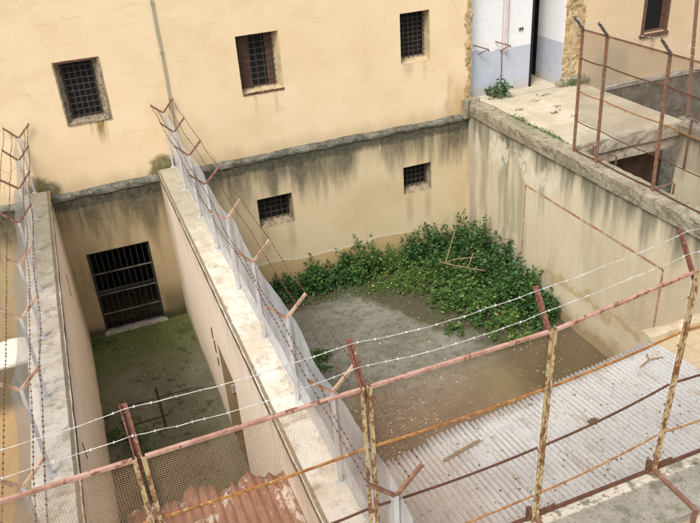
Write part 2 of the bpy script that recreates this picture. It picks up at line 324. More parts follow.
MAT = dict(
    upper=mat_upper(), lower=mat_lower(), right=mat_right_wall(), divider=mat_divider(), coping=mat_coping(),
    mossy=mat_mossy('mossy_coping', (.36, .31, .22), (.22, .185, .12), moss=(.11, .10, .055), sp=.61),
    ledge=mat_mossy('ledge_concrete', (.19, .18, .14), (.075, .07, .05), moss=(.04, .038, .024), sp=.64),
    walk=mat_mossy('lichen_walkway', (.33, .30, .245), (.24, .22, .17), spot=(.5, .47, .38), moss=(.15, .14, .09), sp=.68),
    court=mat_court(), left_floor=mat_left_floor(),
    white_roof=mat_white_roof(), rust_roof=mat_rust_roof(), paint=mat_yellow_paint(), ochre=mat_ochre(),
    terrace=mat_tiles('beige_terrace_tiles', (.56, .49, .365), (.44, .38, .27), .33, (.34, .28, .19)),
    peach=mat_tiles('peach_paving', (.60, .48, .31), (.52, .41, .26), .4, (.32, .22, .12)),
    white=mat_white_blue(), side=mat_side_facade(), sheet=mat_sheet(),
    dark=mat_dark('dark_interior'), room_shade=mat_simple('room_shade_black', (.022, .018, .014), (.010, .008, .007), 3),  # near-black colour paints in the darkness of unlit rooms behind openings
    brown=mat_simple('dark_brown_wall', (.13, .075, .045), (.07, .045, .03), 2),
    rust=mat_simple('rusty_steel', (.26, .135, .085), (.16, .085, .055), 14, .85, c=(.42, .29, .18), cs=.60),
    rust_pale=mat_simple('faded_rusty_steel', (.50, .36, .25), (.33, .19, .12), 6, .7, c=(.16, .07, .04), cs=.6),
    arm=mat_simple('reddish_rusty_arm', (.22, .085, .055), (.15, .06, .04), 12, .75, c=(.46, .27, .16), cs=.58),
    pink=mat_simple('faded_pink_primer', (.48, .29, .22), (.34, .175, .125), 5, .85, c=(.20, .09, .055), cs=.54),
    orange=mat_simple('orange_rust_paint', (.42, .20, .06), (.25, .10, .035), 12, .8, c=(.55, .42, .2), cs=.58),
    brownrail=mat_simple('dark_rust_rail', (.14, .06, .035), (.09, .04, .025), 14, .85),
    mesh=mat_simple('rusty_expanded_metal', (.46, .295, .175), (.33, .20, .11), 1.6, .75),
    meshfar=mat_simple('dull_expanded_metal', (.20, .145, .105), (.14, .10, .07), 2, .8),
    post=mat_simple('grey_post_paint', (.55, .54, .53), (.46, .44, .42), 8, .7, c=(.30, .20, .14), cs=.66),
    barb=mat_simple('rusty_barbed_wire', (.15, .065, .045), (.10, .045, .03), 20, .8),
    galv=mat_simple('bright_galvanised_wire', (.66, .65, .61), (.42, .39, .34), 12, .45, .2),
    reveal=mat_simple('dirty_reveal', (.34, .27, .18), (.20, .155, .10), 5, .9, c=(.07, .05, .03), cs=.56),
    reveal_light=mat_simple('pale_reveal', (.55, .42, .25), (.42, .32, .18), 4, .9, c=(.2, .15, .08), cs=.64),
    bars=mat_simple('window_bars', (.09, .072, .058), (.06, .048, .04), 10, .8),
    gatebar=mat_simple('gate_bars', (.20, .175, .14), (.10, .085, .065), 9, .8),
    gatedark=mat_simple('gate_upright_bars', (.045, .042, .038), (.03, .028, .026), 9, .7),
    sill=mat_simple('stone_sill', (.42, .39, .33), (.30, .27, .22), 6, .9, c=(.12, .10, .06), cs=.6),
    wood=mat_simple('brown_window_wood', (.15, .08, .05), (.10, .055, .035), 8, .8),
    pipe=mat_simple('pale_green_conduit', (.56, .52, .38), (.50, .46, .33), 4, .7),
    red=mat_simple('painted_red_line', (.42, .22, .14), (.35, .17, .10), 5, .9, c=(.52, .40, .27), cs=.52),
    soil=mat_simple('litter', (.10, .07, .03), (.05, .035, .015), 6, .9),
    twig=mat_simple('dry_wood', (.30, .21, .12), (.20, .14, .08), 9, .9),
    lilac=mat_simple('pinkish_downpipe', (.60, .50, .48), (.52, .42, .40), 5, .8),
    leaf_dark=mat_leaf('dark_leaves', (.018, .056, .014), (.042, .11, .024), (.11, .17, .04)),
    leaf_mid=mat_leaf('mid_leaves', (.030, .085, .016), (.065, .14, .028), (.17, .20, .05)),
    leaf_light=mat_leaf('yellow_green_leaves', (.045, .11, .018), (.085, .16, .03), (.24, .24, .05)),
    flower=mat_leaf('yellow_flowers', (.7, .55, .05), (.75, .65, .1), (.6, .6, .1)),
    darkdry=mat_leaf('dark_dead_leaves', (.05, .035, .02), (.10, .07, .04), (.14, .12, .05)),
    dry=mat_leaf('dry_leaves', (.20, .13, .06), (.36, .27, .15), (.50, .44, .32)),
)

# ------------------------------------------------------------ mesh helpers
class MB:
    def __init__(s): s.v = []; s.f = []
    def quad(s, *p):
        i = len(s.v); s.v += [tuple(q) for q in p]; s.f.append(tuple(range(i, i+len(p)))); return s
    def box(s, x0, x1, y0, y1, z0, z1):
        i = len(s.v)
        s.v += [(x, y, z) for z in (z0, z1) for y in (y0, y1) for x in (x0, x1)]
        s.f += [tuple(i+k for k in f) for f in ((0, 2, 3, 1), (4, 5, 7, 6), (0, 1, 5, 4), (2, 6, 7, 3), (0, 4, 6, 2), (1, 3, 7, 5))]; return s
    def rough_box(s, x0, x1, y0, y1, z0, z1, step=.25, j=.008, nx=3, nz=2, seed=0, axis='y'):
        """long box with worn, wavering edges; long side along y (or x)"""
        rr = random.Random(seed)
        if axis == 'y': L0, L1, A0, A1 = y0, y1, x0, x1
        else: L0, L1, A0, A1 = x0, x1, y0, y1
        n = max(2, int(abs(L1-L0)/step)); prof = []
        for k in range(nx+1): prof.append((A0+(A1-A0)*k/nx, z1))
        for k in range(1, nz+1): prof.append((A1, z1+(z0-z1)*k/nz))
        for k in range(1, nx+1): prof.append((A1+(A0-A1)*k/nx, z0))
        for k in range(1, nz): prof.append((A0, z0+(z1-z0)*k/nz))
        m = len(prof); b = len(s.v)
        for t in range(n+1):
            L = L0+(L1-L0)*t/n
            for (a, z) in prof:
                corner = (abs(z-z1) < 1e-6 and (abs(a-A0) < 1e-6 or abs(a-A1) < 1e-6))
                jj = j*(1.8 if corner else 1)
                a2 = a+rr.uniform(-jj, jj); z2 = z+rr.uniform(-jj, jj)*.7
                if corner:
                    z2 -= abs(rr.gauss(0, j)); a2 += abs(rr.gauss(0, j))*(1 if a == A0 else -1)
                s.v.append((a2, L, z2) if axis == 'y' else (L, a2, z2))
        for t in range(n):
            for k in range(m):
                q = (b+t*m+k, b+t*m+(k+1) % m, b+(t+1)*m+(k+1) % m, b+(t+1)*m+k)
                s.f.append(q)
        s.f.append(tuple(b+k for k in range(m))[::-1]); s.f.append(tuple(b+n*m+k for k in range(m))); return s
    def bar(s, a, b, w, h=None, up=(0, 0, 1)):
        """rectangular bar from a to b"""
        a = Vector(a); b = Vector(b); d = (b-a).normalized(); u = Vector(up)
        if abs(d.dot(u)) > .95: u = Vector((0, 1, 0))
        r = d.cross(u).normalized(); u = r.cross(d).normalized(); h = h or w; i = len(s.v)
        for p in (a, b):
            for (p1, p2) in ((-1, -1), (1, -1), (1, 1), (-1, 1)): s.v.append(tuple(p+r*p1*w/2+u*p2*h/2))
        s.f += [(i, i+1, i+2, i+3)[::-1], (i+4, i+5, i+6, i+7)] + [(i+k, i+(k+1) % 4, i+4+(k+1) % 4, i+4+k) for k in range(4)]; return s
    def angle(s, a, b, w, t, up=(0, 0, 1), flip=1):
        """L section steel from a to b"""
        a = Vector(a); b = Vector(b); d = (b-a).normalized(); u = Vector(up)
        if abs(d.dot(u)) > .95: u = Vector((0, 1, 0))
        r = d.cross(u).normalized()*flip; u = r.cross(d).normalized()*flip
        prof = [(0, 0), (w, 0), (w, t), (t, t), (t, w), (0, w)]; i = len(s.v)
        for p in (a, b):
            for (p1, p2) in prof: s.v.append(tuple(p+r*(p1-w/2)+u*(p2-w/2)))
        s.f += [tuple(i+k for k in (0, 1, 2, 3)), tuple(i+k for k in (0, 3, 4, 5)), tuple(i+6+k for k in (0, 1, 2, 3)), tuple(i+6+k for k in (0, 3, 4, 5))]
        s.f += [(i+k, i+(k+1) % 6, i+6+(k+1) % 6, i+6+k) for k in range(6)]; return s
    def tube(s, pts, r, n=6):
        pts = [Vector(p) for p in pts]; rings = []
        for k, p in enumerate(pts):
            d = (pts[min(k+1, len(pts)-1)]-pts[max(k-1, 0)]).normalized()
            u = Vector((0, 0, 1)) if abs(d.z) < .9 else Vector((1, 0, 0))
            a = d.cross(u).normalized(); c = a.cross(d); rr = r[k] if isinstance(r, (list, tuple)) else r
            i = len(s.v); rings.append(i)
            for q in range(n):
                t = 2*math.pi*q/n; s.v.append(tuple(p+a*math.cos(t)*rr+c*math.sin(t)*rr))
        for k in range(len(rings)-1):
            for q in range(n): s.f.append((rings[k]+q, rings[k]+(q+1) % n, rings[k+1]+(q+1) % n, rings[k+1]+q))
        s.f.append(tuple(rings[0]+q for q in range(n))[::-1]); s.f.append(tuple(rings[-1]+q for q in range(n))); return s
    def build(s, name, mat, parent=None, smooth=False, bevel=0, origin=None, normals=True):
        me = bpy.data.meshes.new(name)
        V = s.v
        if origin is not None: V = [(a-origin[0], b-origin[1], c-origin[2]) for a, b, c in V]
        elif parent is not None and parent.get('_o') is not None:
            o = parent['_o']; V = [(a-o[0], b-o[1], c-o[2]) for a, b, c in V]
        me.from_pydata(V, [], s.f); me.materials.append(mat); me.update()
        if normals:
            import bmesh
            bm = bmesh.new(); bm.from_mesh(me); bmesh.ops.recalc_face_normals(bm, faces=bm.faces); bm.to_mesh(me); bm.free()
        if smooth: me.polygons.foreach_set('use_smooth', [True]*len(me.polygons))
        ob = bpy.data.objects.new(name, me); C.objects.link(ob)
        if origin is not None: ob.location = origin; ob['_o'] = list(origin)
        if parent is not None:
            ob.parent = parent
            if parent.get('_o') is not None and origin is None: ob['_o'] = list(parent['_o'])
        if bevel:
            b = ob.modifiers.new('bevel', 'BEVEL'); b.width = bevel; b.segments = 2; b.limit_method = 'ANGLE'
        return ob
def tag(o, label, cat, group=None):
    o['label'] = label; o['category'] = cat
    if group: o['group'] = group
    return o
def thing(name, label, cat, loc, group=None):
    o = bpy.data.objects.new(name, None); C.objects.link(o); o.location = loc; o['_o'] = list(loc); o.empty_display_size = .2
    return tag(o, label, cat, group)
def struct(o, kind='structure'): o['kind'] = kind; return o

def facade(mb, x0, x1, z0, z1, y, holes, thick=.5):
    """front face at y with rectangular openings (chipped a little), plus sides, top and back with the same openings"""
    xs = sorted({x0, x1} | {h[0] for h in holes} | {h[1] for h in holes})
    zs = sorted({z0, z1} | {h[2] for h in holes} | {h[3] for h in holes})
    for i in range(len(xs)-1):
        for k in range(len(zs)-1):
            cx, cz = (xs[i]+xs[i+1])/2, (zs[k]+zs[k+1])/2
            if any(h[0] < cx < h[1] and h[2] < cz < h[3] for h in holes): continue
            for yy in (y, y+thick): mb.quad((xs[i], yy, zs[k]), (xs[i+1], yy, zs[k]), (xs[i+1], yy, zs[k+1]), (xs[i], yy, zs[k+1]))
    mb.quad((x0, y, z0), (x0, y+thick, z0), (x0, y+thick, z1), (x0, y, z1)); mb.quad((x1, y, z0), (x1, y+thick, z0), (x1, y+thick, z1), (x1, y, z1))
    mb.quad((x0, y, z1), (x1, y, z1), (x1, y+thick, z1), (x0, y+thick, z1)); mb.quad((x0, y, z0), (x1, y, z0), (x1, y+thick, z0), (x0, y+thick, z0))

def window(parent, x0, x1, z0, z1, y, depth=.28, splay=(.0, .0, .0, .0), nv=5, nh=6, mat='reveal', sill=None, grille=True, inner=None):
    """opening lined with splayed reveals; (left, right, bottom, top) splay"""
    l, r_, b, t = splay; a = MB(); yb = y+depth; X0, X1, Z0, Z1 = x0+l, x1-r_, z0+b, z1-t
    f = -.004; e = .002
    O_ = [(x0-e, y+f, z0-e), (x1+e, y+f, z0-e), (x1+e, y+f, z1+e), (x0-e, y+f, z1+e)]; I_ = [(X0, yb, Z0), (X1, yb, Z0), (X1, yb, Z1), (X0, yb, Z1)]
    rr = random.Random(int(x0*100))
    for k in range(4):
        p, q, u, v = Vector(O_[k]), Vector(O_[(k+1) % 4]), Vector(I_[k]), Vector(I_[(k+1) % 4]); n = 8
        P = [p.lerp(q, i/n) for i in range(n+1)]; Q = [u.lerp(v, i/n) for i in range(n+1)]
        c = Vector(((x0+x1)/2, y, (z0+z1)/2))
        for i in range(1, n): P[i] = P[i]+(P[i]-c).normalized()*rr.uniform(-.004, .018)
        for i in range(n): a.quad(P[i], P[i+1], Q[i+1], Q[i])
    w = a.build('window', MAT[mat], parent)
    MB().box(X0-.05, X1+.05, yb+.002, yb+.03, Z0-.05, Z1+.05).build('dark_backing', MAT['dark'], w)  # black slab stands in for the unlit interior behind the window
    if grille:
        g = MB(); yg = y+depth*.72; tt = .72
        gx0, gx1, gz0, gz1 = x0+l*tt, x1-r_*tt, z0+b*tt, z1-t*tt
        for i in range(nv): x = gx0+(gx1-gx0)*(i+.5)/nv; g.bar((x, yg, gz0), (x, yg, gz1), .014)
        for i in range(nh): z = gz0+(gz1-gz0)*(i+.5)/nh; g.bar((gx0, yg+.012, z), (gx1, yg+.012, z), .015)
        g.build('grille', MAT['bars'], w)
    if inner:
        g = MB(); yi = yb-.03
        for (fx0, fx1) in inner: g.box(X0+(X1-X0)*fx0, X0+(X1-X0)*fx1, yi, yi+.02, Z0, Z1)
        g.build('shutter', MAT['wood'], w)
    if sill:
        s_ = MB(); s_.rough_box(x0-.04, x1+.04, y-.05, y+depth*.6, z0-.05, z0+.012, .15, .006, axis='x', seed=int(x0*10)); s_.build('sill', MAT[sill], w)
    return w

# ------------------------------------------------------------ setting: ground
g = MB(); g.quad((-400, -400, -.05), (400, -400, -.05), (400, 400, -.05), (-400, 400, -.05)); struct(g.build('ground', MAT['soil']))
g = MB(); g.box(6.72, 15.0, -12.85, 0, -.04, 0.0); struct(g.build('courtyard_floor', MAT['court']))
g = MB(); g.box(3.71, 6.31, -12.85, 0, -.04, 0.0); struct(g.build('yard_floor', MAT['left_floor']))
g = MB(); g.box(-4, 3.3, -12.85, 0, -.04, 0.0); struct(g.build('far_yard_floor', MAT['court']))
g = MB(); g.box(15.45, 30, -12.85, 0, -.04, 0.0); struct(g.build('side_yard_floor', MAT['court']))

# ------------------------------------------------------------ main building
HZ = 4.0
bl = thing('prison_building', 'large cream plastered prison block with barred windows behind the yards', 'building', (5.5, 0, 0))
wins = [(4.52, 5.47, 5.70, 7.09), (8.67, 9.73, 5.69, 7.10), (13.0, 13.85, 5.77, 7.06)]
mb = MB(); facade(mb, -4, 15.12, 4.06, 10.5, .09, wins); mb.build('upper_wall', MAT['upper'], bl)
low = [(8.64, 9.61, 2.02, 2.87), (12.93, 13.80, 2.06, 2.88), (4.14, 5.69, .0, 2.4), (-1.2, .4, 0, 2.4)]
mb = MB(); facade(mb, -4, 15.02, 0, 3.96, 0, low); mb.build('lower_wall', MAT['lower'], bl)
# sloping coping ledge between the two
mb = MB(); rr = random.Random(3); n = 90; rows = []
for i in range(n+1):
    x = -4+19.0*i/n; j = lambda a: rr.uniform(-a, a); dz = .015*math.sin(x*1.3)+.008*math.sin(x*4)
    rows.append([(x, .12, 4.11+dz+j(.012)), (x, .0+j(.01), 4.03+dz+j(.010)), (x, -.03+j(.012), 3.99+j(.01)), (x, -.025+j(.01), 3.93+j(.014)), (x, .02, 3.93)])
for i in range(n):
    for k in range(4): mb.quad(rows[i][k], rows[i+1][k], rows[i+1][k+1], rows[i][k+1])
mb.build('ledge', MAT['ledge'], bl)
for (wx0, wx1, wz0, wz1), sd_ in ((wins[0], 3),):
    for (a_, b_, c_, d_) in ((wx0-.03, wx0+.008, wz0-.03, wz1+.03), (wx1-.008, wx1+.03, wz0-.03, wz1+.03)):
        mb = MB(); mb.rough_box(a_, b_, .072, .12, c_, d_, .02, .006, nz=14, axis='x', seed=sd_); mb.build('window_edge', MAT['reveal'], bl)
    for (c_, d_) in ((wz1-.005, wz1+.03), (wz0-.04, wz0+.005)):
        mb = MB(); mb.rough_box(wx0-.02, wx1+.02, .070, .12, c_, d_, .06, .007, axis='x', seed=sd_+2); mb.build('window_edge', MAT['brownrail'] if c_ > wz0+1 else MAT['reveal'], bl)
window(bl, *wins[0], .09, .22, (.13, .13, .08, .08), 6, 9)
window(bl, *wins[1], .09, .34, (.02, .10, .06, .02), 5, 9, 'reveal_light', inner=[(.0, .38), (.80, 1)])
window(bl, *wins[2], .09, .36, (.0, .03, .08, .0), 6, 10, 'reveal_light')
window(bl, *low[0], 0, .30, (.01, .05, .13, .0), 6, 5, 'reveal')
window(bl, *low[1], 0, .30, (.01, .05, .13, .0), 6, 5, 'reveal')
# chipped lip under the second window
mb = MB(); mb.rough_box(8.68, 9.75, .075, .12, 5.652, 5.70, .05, .010, axis='x', seed=44); mb.build('broken_sill', MAT['brownrail'], bl)
# conduit
mb = MB(); pts = [(6.86+.006*math.sin(z*3), .03, z) for z in np.linspace(4.25, 10.5, 22)]; mb.tube(pts, .020, 8)
mb.tube([(p[0]+.06, .06, p[2]) for p in pts], .009, 5)
for z in (4.8, 5.9, 7.0, 8.1, 9.2): mb.box(6.83, 6.94, .05, .088, z, z+.02)
mb.build('conduit', MAT['pipe'], bl)
# barred door of the left bay
gx0, gx1, gz1 = 4.14, 5.69, 2.4
mb = MB(); n = 6
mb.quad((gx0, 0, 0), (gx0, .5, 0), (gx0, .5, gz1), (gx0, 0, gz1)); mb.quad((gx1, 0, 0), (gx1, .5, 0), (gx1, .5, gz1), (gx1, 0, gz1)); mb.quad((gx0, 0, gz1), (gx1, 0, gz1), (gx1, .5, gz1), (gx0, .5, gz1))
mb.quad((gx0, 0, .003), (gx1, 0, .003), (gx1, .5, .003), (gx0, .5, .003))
dr = mb.build('doorway', MAT['room_shade'], bl)
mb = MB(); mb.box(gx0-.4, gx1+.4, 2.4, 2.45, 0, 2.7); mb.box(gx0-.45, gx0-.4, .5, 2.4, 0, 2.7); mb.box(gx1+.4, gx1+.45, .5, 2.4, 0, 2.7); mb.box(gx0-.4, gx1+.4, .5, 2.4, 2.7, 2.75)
mb.build('room', MAT['room_shade'], dr)
gt = MB()
for i in range(11): x = gx0+.05+(gx1-gx0-.1)*i/10; gt.tube([(x, .10, .04), (x+rr.uniform(-.008, .008), .10, gz1-.02)], .012, 6)
gate = gt.build('gate', MAT['gatedark'], bl)
gt = MB()
for z in (.55, 1.13, 1.75): gt.bar((gx0, .085, z), (gx1, .085, z-.01), .035, .022)
gt.bar((gx0, .09, .05), (gx1, .09, .05), .04, .05); gt.build('crossbar', MAT['gatebar'], gate)
gt = MB()
gt.bar((gx0, .095, 2.37), (gx1, .095, 2.37), .05, .05)
for x in (gx0+.025, gx1-.025): gt.bar((x, .095, .03), (x, .095, 2.37), .05, .05)
gt.build('gate_frame', MAT['gatedark'], gate)
mb = MB(); mb.rough_box(gx0-.05, gx1+.05, -.10, .12, 0, .05, .12, .008, axis='x', seed=5); mb.build('threshold', MAT['sill'], bl)
# second barred doorway further left (outside the frame, same building)
mb = MB(); mb.box(-1.2, .4, .3, .34, 0, 2.4); mb.build('blocked_door', MAT['room_shade'], bl)
# mossy clump of mortar at the corner with the right wall
mb = MB(); mb.rough_box(14.82, 15.3, -.12, .12, 4.0, 4.52, .08, .03, axis='x', seed=8); mb.build('corner_mortar', MAT['mossy'], bl)

# ------------------------------------------------------------ side building with the whitewashed entrance
sb = thing('side_building', 'adjoining block with whitewashed entrance, dark doorway and cream wall right of it', 'building', (18, .45, 4.37))
mb = MB(); mb.box(15.12, 17.30, .45, .85, 4.3, 10.5); mb.quad((15.125, .09, 4.3), (15.125, .449, 4.3), (15.125, .449, 10.5), (15.125, .09, 10.5)); mb.build('whitewashed_wall', MAT['white'], sb)
mb = MB(); mb.box(18.04, 18.095, .03, 1.25, 4.3, 10.5); mb.build('entrance_reveal', MAT['white'], sb)
mb = MB(); mb.box(17.3, 18.2, 3.2, 3.25, 4.3, 10.5); mb.box(17.2, 17.30, .86, 3.2, 4.3, 10.5); mb.box(18.12, 18.2, 1.26, 3.2, 4.3, 10.5); mb.box(17.2, 18.2, .9, 3.2, 9.5, 9.6); mb.build('passage', MAT['room_shade'], sb)
mb = MB(); mb.box(17.26, 17.34, .44, .50, 4.37, 10.4); mb.build('door_frame', MAT['dark'], sb)
mb = MB(); facade(mb, 18.1, 30, 4.12, 10.5, 0, [(20.8, 21.72, 5.5, 7.2), (25, 25.9, 5.5, 7.2)]); mb.build('facade_wall', MAT['side'], sb)
mb = MB(); mb.rough_box(18.6, 30, -.06, .1, 0, 3.98, .3, .01, nz=5, axis='x', seed=9); mb.build('plinth', MAT['ledge'], sb)
mb = MB(); mb.rough_box(18.6, 30, -.09, .12, 3.99, 4.11, .3, .01, axis='x', seed=10); mb.build('plinth_coping', MAT['sill'], sb)
for wx in (20.8, 25.0):
    w = window(sb, wx, wx+.92, 5.5, 7.2, 0, .25, (.0, .03, .0, .0), 3, 4, 'wood', grille=False)
    f = MB(); f.box(wx-.02, wx+.08, -.03, .05, 5.42, 7.2); f.box(wx+.84, wx+.94, -.03, .05, 5.42, 7.2); f.box(wx-.06, wx+.98, -.06, .06, 5.36, 5.46); f.build('frame', MAT['wood'], w)
# broken masonry lumps at both torn plaster edges
def blob(x, z, w, h, y0, y1, seed):
    """irregular chunk of bare masonry / torn plaster, thickest in the middle"""
    q = random.Random(seed); b = MB(); n = 22; ph = q.uniform(0, 6); c = len(b.v)
    rim = []
    for i in range(n):
        t = 2*math.pi*i/n; k = 1+.22*math.sin(2*t+ph)+.16*math.sin(5*t+ph*2)+q.uniform(-.13, .13)
        rim.append((x+w/2*k*math.cos(t), z+h/2*k*math.sin(t)))
    for f, y in ((1, y1), (.93, y0+.4*(y1-y0)), (.6, y0)):
        for (a, e) in rim: b.v.append((x+(a-x)*f, y+(q.uniform(-.012, .012) if f < 1 else 0), z+(e-z)*f))
    b.v.append((x, y0, z))
    for r_ in (0, 1):
        for i in range(n): b.f.append((r_*n+i, r_*n+(i+1) % n, (r_+1)*n+(i+1) % n, (r_+1)*n+i))
    for i in range(n): b.f.append((2*n+i, 2*n+(i+1) % n, 3*n))
    return b
MAS = mat_simple('broken_masonry', (.52, .40, .23), (.36, .25, .13), 4, .95, bs=.9, c=(.17, .11, .06), cs=.58)
q = random.Random(4); z = 4.6; k = 0
blob(18.48, 4.48, 1.0, .38, -.13, .03, 90).build('broken_masonry', MAT['mossy'], sb)
while z < 9:
    h_ = q.uniform(.35, .8); blob(18.38+q.uniform(-.06, .05), z+h_/2, q.uniform(.42, .62), h_*1.25, -.022, .03, k).build('broken_masonry', MAS, sb); z += h_*.9; k += 1
for (z, h_, w_) in ((4.72, .62, .17), (5.62, .34, .17), (5.95, .16, .07), (6.72, .55, .24), (7.05, .4, .13), (7.6, .3, .12)):
    blob(15.0, z, w_, h_, .055, .1, int(z*10)).build('torn_plaster', MAS, sb)
# pipe, hooks, small plate
mb = MB(); mb.tube([(16.42, .41, z) for z in (5.55, 6.5, 8, 10)], .045, 8); mb.tube([(16.30, .43, z) for z in (5.6, 7, 10)], .014, 5); mb.build('downpipe', MAT['lilac'], sb)
mb = MB(); mb.tube([(16.3, .43, 5.6), (16.31, .43, 5.1), (16.3, .43, 4.6)], .012, 5); mb.build('cable', MAT['wood'], sb)
for hx in (15.5, 16.2):
    mb = MB(); mb.tube([(hx-.12, .43, 5.86), (hx, .20, 5.82), (hx+.22, .2, 5.74), (hx+.24, .22, 5.68)], .018, 6); mb.tube([(hx+.05, .44, 5.58), (hx+.22, .2, 5.74)], .012, 5); mb.build('hook', MAT['rust'], sb)
mb = MB(); mb.box(16.83, 16.97, .42, .455, 6.05, 6.14); o = mb.build('plate', MAT['sill'], sb)
for dx in (.0, .075): m2 = MB(); m2.box(16.845+dx, 16.89+dx, .41, .424, 6.07, 6.12); m2.build('socket', MAT['dark'], o)

# ------------------------------------------------------------ terrace and sunken area behind the right wall
mb = MB(); mb.rough_box(15.47, 18.75, -4.15, -.005, 4.02, 4.375, .3, .012, nx=8, nz=2, axis='x', seed=21)
mb.box(15.13, 18.09, 0, .449, 4.02, 4.374); mb.box(17.31, 18.09, .449, 3.1, 4.02, 4.374); struct(mb.build('terrace', MAT['terrace']))
mb = MB(); mb.rough_box(15.47, 18.8, -4.27, -4.155, 4.1, 4.40, .2, .018, axis='x', seed=22); mb.rough_box(15.47, 18.75, -4.2, -3.9, 3.78, 4.015, .3, .01, axis='x', seed=23)
tag(mb.build('terrace_kerb', mat_mossy('kerb_concrete', (.50, .44, .33), (.38, .32, .23), moss=(.16, .13, .07))), 'worn pale concrete kerb along the broken edge of the tiled terrace', 'kerb')
mb = MB(); mb.box(15.47, 18.75, -3.6, -3.4, 0, 3.77); tag(mb.build('retaining_wall', MAT['brown']), 'dark brown wall under the tiled terrace', 'wall')
mb = MB(); mb.box(18.55, 18.95, -12.8, -4.28, 0, 4.2); w = tag(mb.build('pit_wall', MAT['right']), 'stained pale wall on the far side of the sunken yard at the right edge', 'wall')
mb = MB(); mb.rough_box(18.45, 19.05, -12.8, -4.28, 4.2, 4.40, .3, .012, seed=24); mb.rough_box(18.82, 19.08, -4.27, -3.85, 4.0, 4.39, .1, .01, seed=25); mb.build('coping', MAT['walk'], w)

# ------------------------------------------------------------ divider walls
def divider(name, label, x0, x1, ztop, door=None, y1=-12.84):
    t = thing(name, label, 'wall', ((x0+x1)/2, y1, 0)); mb = MB(); zt = ztop-.12
    def seg(a, b, z0, z1):
        mb.box(x0, x1, a, b, z0, z1)
    if door:
        d0, d1, dz = door
        seg(d1, -.003, 0, zt); seg(y1, d0, 0, zt); seg(d0, d1, dz, zt)
    else: seg(y1, -.003, 0, zt)
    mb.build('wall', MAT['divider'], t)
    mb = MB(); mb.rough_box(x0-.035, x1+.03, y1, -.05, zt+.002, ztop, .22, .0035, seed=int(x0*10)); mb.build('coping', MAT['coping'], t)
    return t
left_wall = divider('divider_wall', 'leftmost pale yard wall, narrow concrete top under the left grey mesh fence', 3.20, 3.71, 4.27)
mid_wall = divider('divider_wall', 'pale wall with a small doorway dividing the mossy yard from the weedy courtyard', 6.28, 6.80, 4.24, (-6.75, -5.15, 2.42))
# door of the small doorway
mb = MB(); mb.box(6.70, 6.74, -6.75, -5.15, 0.01, 2.41); d = mb.build('door', MAT['wood'], mid_wall)
mb = MB(); mb.box(6.30, 6.58, -5.162, -5.151, 0.02, 2.40); mb.build('jamb', mat_simple('shaded_jamb', (.36, .25, .13), (.30, .21, .11), 3, .9), mid_wall)  # tan strip puts the shade on the far jamb into its colour
mb = MB(); mb.rough_box(6.42, 6.50, -5.20, -5.164, 1.0, 1.2, .03, .004, axis='x', seed=2); mb.build('latch', MAT['galv'], mid_wall)
# rusty bolts and slots beside the doorway
mb = MB()
for (y, z, h_) in ((-4.85, 2.25, .26), (-4.95, 1.95, .3), (-5.0, 1.65, .2)): mb.box(6.262, 6.279, y-.015, y+.015, z, z+h_)
mb.build('slot', MAT['dark'], mid_wall)
mb = MB()
for (y, z, h_) in ((-2.3, 2.9, .26), (-2.55, 2.75, .22), (-8.6, 3.3, .3)): mb.box(3.711, 3.72, y-.015, y+.015, z, z+h_)
mb.build('slot', MAT['bars'], left_wall)

# right courtyard wall
rw = thing('courtyard_wall', 'tall streaky yellow wall with a faded red painted rectangle, right of the weeds', 'wall', (15.2, -6, 0))
mb = MB(); mb.box(15.0, 15.45, -12.84, -.001, 0, 4.09); mb.build('wall', MAT['right'], rw)
mb = MB(); mb.rough_box(14.95, 15.46, -12.84, -.13, 4.092, 4.39, .16, .007, nx=4, nz=4, seed=31); mb.build('coping', MAT['mossy'], rw)
mb = MB(); rr = random.Random(5)
def stripe(a, b, w=.05):
    a = Vector(a); b = Vector(b); n = 24; d = (b-a).normalized(); s_ = d.cross(Vector((1, 0, 0))).normalized()
    P = [(a.lerp(b, i/n)+s_*(w/2+rr.uniform(-.006, .006)), a.lerp(b, i/n)-s_*(w/2+rr.uniform(-.006, .006))) for i in range(n+1)]
    for i in range(n): mb.quad(P[i][0], P[i+1][0], P[i+1][1], P[i][1])
stripe((14.996, -2.96, 3.02), (14.996, -2.96, .3)); stripe((14.996, -2.96, 3.02), (14.996, -3.45, 3.02)); stripe((14.996, -3.62, 3.02), (14.996, -7.86, 3.02)); stripe((14.996, -7.86, 3.02), (14.996, -7.86, .1))
mb.build('painted_rectangle', MAT['red'], rw)

# left yard: cross wall with ochre face
mb = MB(); mb.rough_box(-4, 3.19, -6.95, -6.2, 0, 4.18, .3, .01, nz=10, axis='x', seed=12); tag(mb.build('cross_wall', MAT['ochre']), 'ochre wall with whitish top crossing the yard at the far left', 'wall')
mb = MB(); mb.rough_box(-4, 3.19, -12.8, -8.9, 2.2, 2.4, .3, .01, axis='x', seed=13); tag(mb.build('flat_roof', MAT['ochre']), 'low ochre flat roof in the far left yard', 'roof')

# near wall the front fence stands on
nw = thing('front_wall', 'lichened concrete wall top under the nearest rusty fence', 'wall', (8, -13.2, 0))
mb = MB(); mb.box(-4, 19, -13.5, -12.86, 0, 4.07); mb.build('wall', MAT['divider'], nw)
mb = MB(); mb.rough_box(-4, 19, -13.55, -12.845, 4.072, 4.195, .2, .008, nx=6, axis='x', seed=14); mb.build('coping', mat_mossy('lichen_walkway_with_mortar', (.33, .30, .245), (.24, .22, .17), spot=(.5, .47, .38), moss=(.15, .14, .09), sp=.68, strip=True), nw)
mb = MB(); mb.box(-4, 19, -16, -13.56, 0, 3.2); struct(mb.build('walkway', mat_mossy('yellow_moss_walkway', (.33, .27, .07), (.24, .20, .06))))

